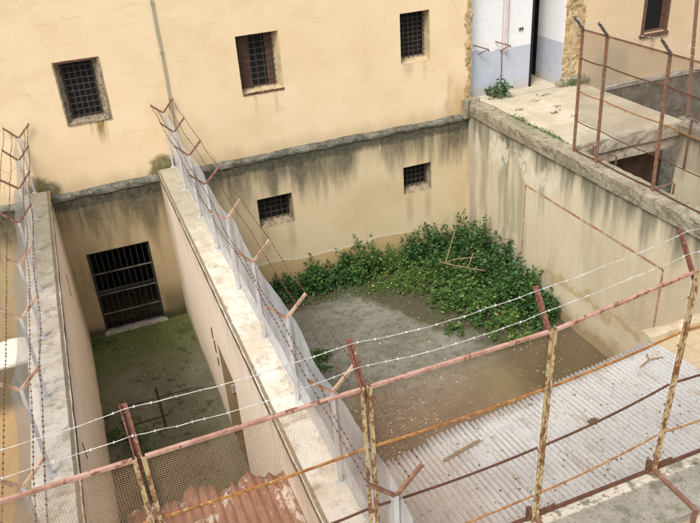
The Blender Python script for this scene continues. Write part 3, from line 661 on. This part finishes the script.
# ------------------------------------------------------------ corrugated roofs
def corrugated(mb, x0, x1, y_far, y_near, z_far, z_near, pitch, amp, seed=1, jag=.05, sheet=.76, splits=1):
    rr = random.Random(seed); n = int((x1-x0)/pitch*8); nj = 10
    offs = {}
    for s_ in range(splits):
        a, b = s_/splits, (s_+1)/splits+(.04 if s_ < splits-1 else 0)
        base = len(mb.v)
        for i in range(n+1):
            x = x0+(x1-x0)*i/n; k = int((x-x0)/sheet)
            if (k, s_) not in offs: offs[(k, s_)] = (rr.uniform(-jag, jag), rr.uniform(-.006, .006), rr.uniform(-.008, .008))
            o, dz, tl = offs[(k, s_)]
            for j in range(nj+1):
                t = a+(b-a)*j/nj; yf = y_far(x) if callable(y_far) else y_far
                y = yf+(y_near-yf)*t+(o*(1-j/nj) if s_ == 0 else o*.4*(1-j/nj))
                z = z_far+(z_near-z_far)*t+amp*math.cos(2*math.pi*(x-x0)/pitch)+dz+tl*t+(.012*(splits-1-s_) if 0 else .010*s_)
                mb.v.append((x, y, z))
        for i in range(n):
            for j in range(nj): q = base+i*(nj+1)+j; mb.f.append((q, q+nj+1, q+nj+2, q+1))
mb = MB(); corrugated(mb, 6.84, 12.9, lambda x: -10.5+.62*(x-7.5)/5.4, -12.84, 3.25, 3.55, .086, .026, 4, .035, splits=1)
white_roof = ro = tag(mb.build('corrugated_roof', MAT['white_roof'], smooth=True, origin=(9.8, -11.6, 3.4)), 'pale grey corrugated metal roof behind the nearest fence, beside the weedy courtyard', 'roof')
so = ro.modifiers.new('thick', 'SOLIDIFY'); so.thickness = .004; so.offset = 0
mb = MB(); corrugated(mb, 4.12, 6.27, lambda x: -9.95-.05*(x-4.5)+.10*math.sin(x*9)+.05*math.sin(x*23), -12.84, 3.28, 3.45, .13, .022, 9, .09, sheet=.45)
ro = tag(mb.build('corrugated_roof', MAT['rust_roof'], smooth=True, origin=(5.2, -11.6, 3.3)), 'red rusted corrugated roof sheets at the near end of the mossy yard', 'roof')
so = ro.modifiers.new('thick', 'SOLIDIFY'); so.thickness = .005; so.offset = 0
mb = MB()
for x in (8.0, 9.6, 11.2, 12.7): mb = MB(); mb.bar((x, -10.4, 3.12), (x, -12.8, 3.39), .08, .10); mb.build('rafter', MAT['wood'], white_roof)
# wall below the roof's right end + peach terrace
mb = MB(); mb.box(12.92, 14.99, -12.84, -9.9, 0, 3.18); struct(mb.build('side_terrace', MAT['peach']))
mb = MB(); mb.rough_box(12.85, 14.99, -9.9, -9.68, 3.0, 3.34, .2, .012, axis='x', seed=15); tag(mb.build('low_kerb', mat_simple('pale_kerb', (.62, .52, .36), (.50, .41, .27), 4, .9)), 'pale low kerb edging the peach paved terrace by the red rectangle', 'kerb')

# ------------------------------------------------------------ fences
def barbed(pts, r=.004, gap=.07, bl=.018, sag=.0, seed=0, knot=.010, kr=3.0):
    """one barbed strand through pts, two twisted strands and barbs"""
    rr = random.Random(seed); mb = MB(); path = []
    for a, b in zip(pts[:-1], pts[1:]):
        a = Vector(a); b = Vector(b); n = max(3, int((b-a).length/.12))
        s_ = sag*rr.uniform(.2, 1.7); w_ = rr.uniform(-.03, .03); kk = rr.uniform(.2, .8); kz = rr.uniform(-.018, .018)
        for i in range(n):
            t = i/n; p = a.lerp(b, t); p.z -= 4*s_*t*(1-t); p.x += w_*math.sin(t*math.pi); p.z += kz*max(0, 1-abs(t-kk)/.18); p += Vector((rr.uniform(-.003, .003),)*3); path.append(p)
    path.append(Vector(pts[-1])); mb.tube(path, r*.7, 5)
    tot = 0.
    for a, b in zip(path[:-1], path[1:]):
        L = (b-a).length; d = (b-a).normalized()
        while tot < L:
            p = a+d*tot; q = Vector((rr.uniform(-1, 1), rr.uniform(-1, 1), rr.uniform(-1, 1))); q = (q-d*q.dot(d)).normalized(); q2 = d.cross(q)
            mb.bar(p-q*bl, p+q*bl, r*1.5); mb.bar(p-q2*bl+d*.004, p+q2*bl+d*.004, r*1.5)
            mb.bar(p-d*knot, p+d*knot, r*kr)
            tot += gap*rr.uniform(.65, 1.35)
        tot -= L
    return mb

def y_fence(name, label, X, zb, zt, n, seed, sheet_x, rag):
    ys = [.05-1.652*i for i in range(n)]
    ys = [0.0 if i == 0 else y for i, y in enumerate(ys)]
    t = thing(name, label, 'fence', (X, -6, zb)); rr = random.Random(seed)
    tips = []
    for y in ys:
        y0 = y-.03 if y == 0 else y
        lean = rr.uniform(-.015, .015)
        p = MB(); p.bar((X, y0, zb+.002), (X+lean, y0, zt), .042, .036); p.box(X-.05, X+.05, y0-.05, y0+.05, zb+.001, zb+.012); po = p.build('post', MAT['post'], t)
        a = MB(); L = (X-.27+rr.uniform(-.02, .02), y0+rr.uniform(-.03, .03), zt+.25+rr.uniform(-.02, .02)); Rr = (X+.285+rr.uniform(-.02, .02), y0+rr.uniform(-.03, .03), zt+.285+rr.uniform(-.02, .02))
        a.angle((X+lean, y0, zt-.01), L, .034, .007, up=(0, 1, 0)); a.build('arm', MAT['rust_pale'] if -12.5 < y < -5 else MAT['rust'], po)
        a = MB(); a.angle((X+lean, y0, zt-.01), Rr, .034, .007, up=(0, 1, 0), flip=-1); a.build('arm', MAT['rust_pale'] if -12.5 < y < -5 else MAT['rust'], po)
        tips.append((y0, L, Rr, (X+lean, y0, zt)))
    for k in range(4):
        pts = []
        for (y, L, Rr, B) in tips:
            tip = Vector(L if k < 2 else Rr); q = Vector(B).lerp(tip, .97 if k % 2 == 0 else .5); q.z += .028; pts.append(q)
        barbed(pts, .0042, .10, .012, .04, seed+k, .009, 2.3).build('barbed_wire', MAT['barb'], t, normals=False)
    # rippled fine mesh sheet
    mb = MB(); ny, nz = 170, 14; y_a, y_b = -.06, ys[-1]-.3
    for i in range(ny+1):
        y = y_a+(y_b-y_a)*i/ny
        top = zt-.01+.006*math.sin(y*3.8+seed)-.045*abs(math.sin(math.pi*(y/1.652)))-rag*max(0, math.sin(y*1.9+.5))*.35
        for k in range(nz+1):
            v = k/nz; z = zb+.01+(top-zb-.01)*v
            x = sheet_x+.03*math.sin(y*2.2+v*2+seed)*v+.008*math.sin(y*5.1+v*4)*v+.0025*math.sin(y*15+3*v)+rag*.12*math.sin(y*2.7)*v*v
            mb.v.append((x, y, z))
    for i in range(ny):
        for k in range(nz): q = i*(nz+1)+k; mb.f.append((q, q+nz+1, q+nz+2, q+1))
    mb.build('mesh_sheet', MAT['sheet'], t, smooth=True)
    b = MB(); b.tube([(sheet_x-.01, y, zb+.03) for y in np.linspace(-.1, ys[-1], 30)], .008, 5); b.build('bottom_wire', MAT['post'], t)
    return t
y_fence('barbed_fence', 'grey mesh fence with rusty V arms and barbed wire along the middle dividing wall', 6.655, 4.24, 5.63, 9, 2, 6.715, .0)
y_fence('barbed_fence', 'ragged grey mesh fence with rusty V arms and barbed wire on the leftmost wall', 3.41, 4.27, 5.63, 9, 5, 3.33, .10)

def expanded(u0, u1, v0, v1, f, pu=.0225, pv=.0235, w=.0050, seed=0):
    """expanded metal: zigzag ribbons in the (u,v) plane, mapped to space by f(u, v)"""
    nu = int((u1-u0)/(pu/2)); nv = int((v1-v0)/(pv/2)); mb = MB()
    V = []; F = []
    for a in range(nu+1):
        if a % 2: continue
        b0 = len(V)
        for b in range(nv+1):
            u = u0+a*pu/2+(pu/2*.5 if (b % 2) else -pu/2*.5)*1.0; v = v0+b*pv/2
            wob = .004*math.sin(u*3.1+v*2.3)
            V.append(f(u-w/2, v, wob)); V.append(f(u+w/2, v, wob+.002))
        for b in range(nv): q = b0+2*b; F.append((q, q+1, q+3, q+2))
    # the nodes where neighbouring zigzags touch
    for a in range(0, nu+1, 2):
        for b in range(1, nv+1, 2):
            u = u0+a*pu/2+pu/4; v = v0+b*pv/2; q = len(V)
            V += [f(u-.001, v-.002, 0), f(u+pu/2+.001, v-.002, .001), f(u+pu/2+.001, v+.002, .001), f(u-.001, v+.002, 0)]; F.append((q, q+1, q+2, q+3))
    mb.v = V; mb.f = F; return mb

# --- the near fence
ff = thing('mesh_fence', 'nearest rusty expanded metal fence with cream posts, pink top rail and leaning arms', 'fence', (7, -12.9, 4.2))
YF = -12.9
px = [0.68, 2.63, 4.585, 6.53, 8.45, 10.10, 11.95, 13.8, 15.3]
zt = [6.74, 6.74, 6.74, 6.74, 6.735, 6.92, 6.93, 6.93, 6.93]
lean = [0, 0, -.01, .01, .03, .09, .05, .03, .03]      # sideways lean of each post's head
def lx(i, z): return px[i]+lean[i]*(z-4.2)/2.6
rails = [(1.0, 'pink', .05), (.725, 'orange', .026), (.42, 'brownrail', .024), (.145, 'orange', .018)]
for i in range(len(px)):
    for s_ in (-1, 1):
        m_ = MB(); o_ = (.036 if i < 4 else .024)*s_
        if s_ < 0: m_.angle((px[i]+o_, YF, 4.2), (lx(i, zt[i])+o_, YF, zt[i]+.01), .038, .008, flip=1)
        else: m_.angle((px[i]+o_, YF, 4.2), (lx(i, zt[i])+o_, YF, zt[i]+.01), .038, .008, flip=-1)
        m_.build('stile', MAT['paint'], ff)
    m_ = MB()
    for z in (4.45, 5.2, 6.0, 6.6): m_ = MB(); m_.bar((lx(i, z)-.03, YF+.012, z), (lx(i, z)+.03, YF+.012, z), .03, .02); m_.build('cleat', MAT['rust'], ff)
    a = MB(); X = lx(i, zt[i]); e = (X-.02, YF+.27, zt[i]+.36)
    a.angle((X+.0, YF-.01, zt[i]-.10), e, .062, .009, up=(0, -1, 0)); a.build('arm', MAT['arm'], ff)
    b_ = MB(); b_.bar((px[i], YF-.03, 4.222), (px[i]-.005, -13.555, 4.222), .05, .03); b_.bar((px[i]-.005, -13.575, 4.235), (px[i]-.005, -13.575, 3.5), .045, .035); b_.box(px[i]-.07, px[i]+.07, YF-.05, YF+.04, 4.196, 4.208); b_.build('bracket', MAT['rust'], ff)
    # crumpled flashing around foot
    b_ = MB(); b_.rough_box(px[i]-.11, px[i]-.055, YF-.015, YF+.02, 4.21, 4.40, .03, .006, axis='x', seed=i); b_.build('foot_plate', MAT['brownrail'], ff); b_ = MB(); b_.rough_box(px[i]+.07, px[i]+.26, YF-.01, YF+.02, 4.24, 4.30, .05, .006, axis='x', seed=i+40); b_.build('foot_plate', MAT['brownrail'], ff)
for i in range(len(px)-1):
    for (fr, mt, w) in rails:
        za = 4.2+(zt[i]-4.2)*fr; zb_ = 4.2+(zt[i+1]-4.2)*fr
        if i == 4 : zb_ = {1.0: 6.92, .725: 6.19, .42: 5.50, .145: 4.78}[fr]
        if i > 4: za = zb_ = {1.0: 6.92, .725: 6.19, .42: 5.50, .145: 4.78}[fr]
        sagz = .0 if fr == 1 else (.02 if fr > .6 else .035)
        m_ = MB(); n = 8; x0, x1 = lx(i, za)+.05, lx(i+1, zb_)-.05
        P = [(x0+(x1-x0)*k/n, YF+.0, za+(zb_-za)*k/n-4*sagz*(k/n)*(1-k/n)) for k in range(n+1)]
        if fr == 1:
            for k in range(n): m_.bar(P[k], (P[k+1][0]+.001, P[k+1][1], P[k+1][2]), .034, .03)
        else:
            for k in range(n): m_.bar(P[k], (P[k+1][0]+.001, P[k+1][1], P[k+1][2]), .014, w)
        m_.build('rail', MAT[mt], ff)
    m_ = MB(); m_.bar((px[i]+.05, YF, 4.235), (px[i+1]-.05, YF, 4.235), .03, .04); m_.build('rail', MAT['brownrail'], ff)
    if px[i+1] < 2.7 or px[i] > 12: continue
    dz = 0
    def f(u, v, w, i=i):
        t = (u-px[i])/(px[i+1]-px[i]); zz = zt[i]+(zt[i+1]-zt[i])*t
        z = 4.25+(v-4.25)/(6.74-4.25)*(zz-.02-4.25)
        return (u+(lean[i]+(lean[i+1]-lean[i])*t)*(z-4.2)/2.6, YF+.022+w, z)
    expanded(px[i]+.03, px[i+1]-.03, 4.25, 6.74, f, seed=i).build('mesh_panel', MAT['mesh'], ff, normals=False)
for k, (fr, dz) in enumerate(((.93, 0), (.52, 0))):
    pts = []
    for i in range(len(px)):
        a = Vector((lx(i, zt[i]), YF-.01, zt[i]-.10)); e = Vector((lx(i, zt[i])-.02, YF+.27, zt[i]+.36)); q = a.lerp(e, fr); q.y -= .035; q.z += .02; pts.append(q)
    barbed(pts, .0050, .15, .011, .035, 50+k, .009, 1.35).build('barbed_wire', MAT['galv'], ff, normals=False)

# --- the fence on the right wall
rf = thing('mesh_fence', 'tall rusty mesh fence on top of the streaky right wall beside the tiled terrace', 'fence', (15.25, -6, 4.39))
py = [-4.42, -5.22, -7.0, -8.8, -10.6, -12.4]; XR = 15.25
for i, y in enumerate(py):
    m_ = MB(); m_.bar((XR, y, 4.385), (XR, y+.06, 7.16), .052, .052, up=(1, 0, 0)); m_.build('post', MAT['rust'], rf)
    m_ = MB(); m_.angle((XR, y+.05, 7.12), (XR-.22, y+.12, 7.42), .06, .01, up=(0, 1, 0)); m_.build('arm', MAT['bars'], rf)
    m_ = MB(); m_.bar((XR, y, 4.41), (XR+.55, y+.02, 4.43), .05, .012); m_.bar((XR-.035, y-.05, 4.39), (XR-.035, y-.05, 4.72), .03); m_.bar((XR+.56, y, 4.40), (XR+.56, y, 4.0), .03); m_.build('bracket', MAT['rust'], rf)
for i in range(len(py)-1):
    for z, mt, w in ((7.13, 'rust', .04), (6.53, 'brownrail', .024), (5.80, 'orange', .024), (5.12, 'brownrail', .018), (4.44, 'brownrail', .03)):
        m_ = MB(); n = 5; P = [(XR, py[i]+(py[i+1]-py[i])*k/n+.05*(z-4.4)/2.7, z-(.03 if z < 7 else 0)*4*(k/n)*(1-k/n)) for k in range(n+1)]
        for k in range(n): m_.bar(P[k], P[k+1], .014, w)
        m_.build('rail', MAT[mt], rf)
    expanded(py[i+1]+.03, py[i]-.03, 5.12, 7.12, lambda u, v, w: (XR+.02+w, u+.05*(v-4.4)/2.7, v), .030, .026, .0115).build('mesh_panel', MAT['meshfar'], rf, normals=False)
for k, fr in enumerate((.95, .4)):
    pts = [(XR-.22*fr, y+.07+.05*fr, 7.14+.3*fr) for y in py]
    barbed(pts, .004, .15, .014, .05, 70+k).build('barbed_wire', MAT['galv'], rf, normals=False)

# --- fence on the far pit wall
pf = thing('mesh_fence', 'partly visible rusty fence on the far pit wall at the right edge', 'fence', (18.95, -6, 4.4))
py2 = [-4.03, -6.3, -8.1, -9.9]
for y in py2: m_ = MB(); m_.bar((18.95, y, 4.40), (18.95, y+.30, 7.3), .06, .06, up=(1, 0, 0)); m_.build('post', MAT['rust'], pf)
m_ = MB(); m_.bar((18.96, py2[0], 4.45), (18.96, py2[0], 4.5), .03)
for z in (7.1, 6.4, 5.6, 4.46):
    m_ = MB(); m_.bar((18.95, py2[0], z), (18.95, py2[-1], z), .014, .03); m_.build('rail', MAT['brownrail'], pf)
# rusty pipe rail fixed on the pit wall face
m_ = MB(); m_.tube([(18.40, -4.9, 4.62), (18.36, -4.75, 4.66), (18.36, -4.75, 3.4)], .03, 6); tag(m_.build('pipe_bracket', MAT['brownrail'], origin=(18.4, -4.8, 3.4)), 'rusty hooked pipe on the stained pit wall at the right edge', 'pipe')

# ------------------------------------------------------------ vegetation
def leaves(centers, size, up=.6, rr=None):
    """numpy cloud of folded diamond leaves"""
    n = len(centers); c = np.array(centers); V = []; F = []
    d = rng.normal(size=(n, 3)); d[:, 2] = d[:, 2]*.5; d /= np.linalg.norm(d, axis=1)[:, None]
    nrm = rng.normal(size=(n, 3))*.55; nrm[:, 2] += up; s_ = np.cross(d, nrm); s_ /= np.linalg.norm(s_, axis=1)[:, None]
    L = size*(.45+1.15*rng.random(n)**1.6+.25*rng.random(n))[:, None]; W = L*rng.uniform(.28, .42, n)[:, None]; u = np.cross(s_, d)
    a = c; b = c+d*L*.5+s_*W+u*L*.08; e = c+d*L; g_ = c+d*L*.5-s_*W+u*L*.08; mid = c+d*L*.5
    V = np.stack([a, b, e, g_, mid], 1).reshape(-1, 3); F = []
    for i in range(n): q = 5*i; F += [(q, q+1, q+4), (q+1, q+2, q+4), (q+2, q+3, q+4), (q+3, q, q+4)]
    return V.tolist(), F
def bush(name, x, y, rad, h, mat, label, cat='shrub', group=None, dens=1.0, leaf=.055, z0=0., squash=(1, 1)):
    rr = random.Random(int(abs(x*131+y*977))+3)
    t = thing(name, label, cat, (x, y, z0), group); st = MB(); cs = []
    ns = int(rad*rad*95*dens)+8; nst = 0
    for k in range(ns):
        a = rr.uniform(0, 2*math.pi); q = math.sqrt(rr.random())*rad; bx, by = x+q*math.cos(a)*squash[0], y+q*math.sin(a)*squash[1]
        by = min(by, -.05) if z0 == 0 else min(by, .38)
        bx = min(bx, 14.93) if z0 == 0 else bx
        hh = h*(1-.6*(q/rad)**2)*rr.choice((rr.uniform(.4, .75), rr.uniform(.75, 1.25)))
        tx, ty = bx+rr.gauss(0, .10)*hh+(bx-x)*.12, by+rr.gauss(0, .10)*hh
        ty = min(ty, -.05) if z0 == 0 else min(ty, .38); tx = min(tx, 14.93) if z0 == 0 else tx
        if rr.random() < .5 and nst < 5:
            nst += 1; st = MB(); st.tube([(bx, by, z0), ((bx+tx)/2+rr.uniform(-.03, .03), (by+ty)/2, z0+hh*.5), (tx, ty, z0+hh)], [.006, .005, .002], 3); st.build('stem', MAT['twig'], t, normals=False)
        m = int((10+42*hh)*dens)
        for j in range(m):
            f = (j+rr.random())/m; w = .055*(1-.55*f)+.008
            px_, py_ = bx+(tx-bx)*f+rr.gauss(0, w), by+(ty-by)*f+rr.gauss(0, w)
            if z0 == 0: py_ = min(py_, -.04); px_ = min(px_, 14.95)
            cs.append((px_, py_, z0+.02+hh*f+rr.gauss(0, .02)))
    b = MB(); b.v, b.f = leaves(cs, leaf); b.build('foliage', MAT[mat], t, normals=False)
    return t
G1 = 'weedy shrubs along the courtyard walls'
BS = [
 (9.15, -.35, .55, .75, 'leaf_dark', 'leftmost dark weed clump at the foot of the back wall, beside the mesh fence'),
 (9.95, -.35, .55, .80, 'leaf_dark', 'second dark weed clump from the left along the back wall'),
 (10.75, -.35, .55, .85, 'leaf_dark', 'dark green weed clump below and right of the left lower window'),
 (11.35, -.5, .60, 1.1, 'leaf_mid', 'tall leafy weed clump at the middle of the back wall under the peeling plaster line'),
 (12.2, -.55, .6, .75, 'leaf_light', 'yellow green bushy weed between the back wall and the bare concrete'),
 (13.0, -.45, .55, .95, 'leaf_dark', 'dark shrub under the right lower window of the back wall'),
 (13.75, -.45, .6, 1.15, 'leaf_dark', 'dense dark shrub just left of the tall corner shrub'),
 (14.5, -.45, .55, 1.3, 'leaf_dark', 'tallest dark shrub, in the corner where the back wall meets the streaky wall'),
 (14.55, -1.5, .7, 1.35, 'leaf_dark', 'dark shrub against the streaky wall, next to the corner shrub'),
 (14.5, -2.6, .7, 1.35, 'leaf_dark', 'dark shrub at the left upright of the red painted rectangle'),
 (14.45, -3.6, .75, 1.15, 'leaf_dark', 'rounded dark shrub under the red painted rectangle'),
 (14.5, -4.4, .6, .95, 'leaf_dark', 'nearest dark shrub against the streaky wall, above the fence rail'),
 (13.4, -1.5, .7, .75, 'leaf_mid', 'mid green weed clump behind the fallen forked branch'),
 (13.5, -2.7, .75, .65, 'leaf_mid', 'mid green weed clump in front of the fallen forked branch'),
 (13.45, -3.75, .75, .62, 'leaf_mid', 'broad mid green weed clump at the near edge of the overgrown patch'),
 (12.5, -1.6, .65, .55, 'leaf_light', 'pale yellow green weeds with tiny yellow flowers beside the bare concrete'),
 (12.75, -2.9, .45, .5, 'leaf_mid', 'leafy weeds spilling over the right edge of the bare concrete'),
 (12.3, -4.1, .22, .22, 'leaf_mid', 'small isolated weed tuft on the concrete left of the overgrown patch'),
 (13.6, -4.75, .6, .5, 'leaf_light', 'low light green weeds next to the nearest fence rail'),
 (8.75, -3.75, .38, .25, 'leaf_mid', 'small sparse weed at the foot of the middle wall under the barbed wire'),
]
for (x, y, r_, h, mt, lb) in BS:
    bush('weed_shrub', x, y, r_, h, mt, lb, group=G1, dens=1.25 if r_ > .3 else .9, leaf=.072 if mt != 'leaf_light' else .055)
bush('weed_shrub', 4.05, -4.3, .32, .35, 'leaf_dark', 'dark weeds on the mossy yard floor against the leftmost wall', leaf=.05)
bush('weed_shrub', 4.42, -4.75, .42, .30, 'leaf_mid', 'bright low weeds on the mossy yard floor behind the left red arm', leaf=.05)
bush('weed_shrub', 3.95, -.45, .25, .22, 'leaf_dark', 'small dark weed left of the barred door at the wall foot', leaf=.045, dens=.7)
bush('weed_shrub', 6.0, -.7, .22, .14, 'leaf_dark', 'small dark weed right of the barred door at the wall foot', leaf=.04, dens=.6)
bush('weed_shrub', 16.05, .15, .27, .62, 'leaf_dark', 'green weed growing on the terrace against the whitewashed wall', leaf=.075, z0=4.375, dens=1.1)
# moss / grass tufts along coping and kerb
def scatter(name, pts, size, mat, label, cat, up=.6):
    b = MB(); b.v, b.f = leaves(pts, size, up); o = b.build(name, MAT[mat], normals=False); struct(o, 'stuff'); o['label'] = label; o['category'] = cat; return o
rr = random.Random(11); pts = []
for k in range(2600):      # undergrowth in the planted strip
    x = rr.uniform(8.9, 14.95); y = -abs(rr.gauss(0, .8)) if x < 12.2 else rr.uniform(-5, -.05)
    if x < 12.2 and y < -1.35: continue
    if x > 12.2 and x < 12.7 and rr.random() < .6: continue
    pts.append((x, y, rr.uniform(.01, .16)))
scatter('undergrowth', pts, .055, 'leaf_mid', 'low green undergrowth between the shrubs', 'undergrowth')
pts = [(rr.gauss(12.0, .7), -1.1-abs(rr.gauss(0, .35)), rr.uniform(.02, .2)) for k in range(1500)]
scatter('undergrowth', pts, .045, 'leaf_light', 'yellowish low herbs at the edge of the concrete', 'undergrowth')
pts = []
for k in range(1700):
    x = rr.uniform(6.9, 14.9); y = rr.uniform(-10.2, -.2)
    pts.append((x, y, .006+rr.random()*.012))
for k in range(2200): pts.append((rr.gauss(9.0, 1.1), rr.gauss(-6.6, 1.2), .01+rr.random()*.01))
pts = [p for p in pts if p[0] > 6.85]
scatter('leaf_litter', pts, .045, 'dry', 'pale dry leaves and chips strewn over the courtyard floor', 'litter', 2.5)
pts = []
for k in range(500): pts.append((rr.uniform(3.75, 6.2), rr.uniform(-9.5, -.1), .008))
scatter('leaf_litter', pts, .035, 'dry', 'dead leaves strewn over the mossy yard floor', 'litter', 2.5)
pts = [(rr.gauss(12.0, .5), -1.3+rr.gauss(0, .3), rr.uniform(.18, .42)) for k in range(26)]
pl = []
for k in range(330):
    x = rr.uniform(7.2, 12.8); y = rr.uniform(-12.6, -10.2); t = (y+10.3)/-2.54
    pl.append((x, y, 3.25+.3*t+.030))
scatter('leaf_litter', pl, .03, 'darkdry', 'small dark leaves caught on the pale corrugated roof', 'litter', 2.5)
scatter('wild_flowers', pts, .035, 'flower', 'tiny yellow flowers above the herbs', 'flowers', 2.5)
pts = []
for k in range(900):
    if rr.random() < .6: pts.append((15.42+rr.gauss(0, .035), rr.choice([-1.9, -2.0, -3.2, -3.6, -2.6])+rr.gauss(0, .22), 4.39+abs(rr.gauss(0, .03))))
    else: pts.append((rr.gauss(18.45, .18), -.12-abs(rr.gauss(0, .08)), 4.38+abs(rr.gauss(0, .12))))
scatter('moss_tufts', pts, .035, 'leaf_light', 'mossy tufts along the terrace edge', 'moss')
pts = []
for k in range(240):
    cx_, cy_ = rr.choice([(16.3, -.1), (16.7, -.8), (16.5, -1.9), (16.9, -1.5), (15.9, -1.2), (17.2, -.5), (16.8, -2.4), (15.7, 0)])
    pts.append((cx_+rr.gauss(0, .09), cy_+rr.gauss(0, .05), 4.385))
scatter('leaf_litter', pts, .04, 'darkdry', 'dark dead leaves lying on the tiled terrace', 'litter', 2.5)
bpy.data.objects[-1] if False else None

# fallen branches and sticks
def stick(name, label, segs, r, mat='twig', cat='branch', origin=None):
    b = MB()
    for s_ in segs: b.tube(s_, r, 5)
    return tag(b.build(name, MAT[mat], origin=origin or segs[0][0]), label, cat)
stick('fallen_branch', 'pale forked dead branch lying over the weeds near the corner', [[(13.2, -2.0, .75), (13.45, -1.75, .95), (13.85, -1.35, 1.3)], [(13.0, -1.95, .8), (13.3, -2.25, .75), (13.9, -2.9, .75)], [(13.2, -2.0, .75), (13.5, -2.05, .8), (14.1, -2.35, .85)], [(13.7, -2.4, .72), (13.95, -2.2, .95)]], .016)
stick('fallen_stick', 'thin dry stick lying on the bare courtyard concrete', [[(9.9, -1.7, .02), (10.15, -2.2, .03)]], .012)
stick('wooden_batten', 'short brown batten lying on the pale corrugated roof near the middle of the fence', [[(8.35, -10.95, 3.37), (8.6, -10.9, 3.38), (9.0, -10.82, 3.375)]], .022, 'twig', 'batten')
stick('fallen_stick', 'crooked brown stick on the pale corrugated roof by its right end', [[(12.15, -10.45, 3.32), (12.4, -10.37, 3.35), (12.65, -10.4, 3.33)], [(12.4, -10.37, 3.35), (12.45, -10.25, 3.36)]], .014)
b = MB(); b.rough_box(10.6, 10.72, -11.25, -11.15, 3.35, 3.41, .03, .012, axis='x', seed=3); tag(b.build('stone', MAT['bars'], origin=(10.66, -11.2, 3.35)), 'small dark stone on the middle of the pale corrugated roof', 'stone')

for o in bpy.data.objects:
    if '_o' in o.keys(): del o['_o']
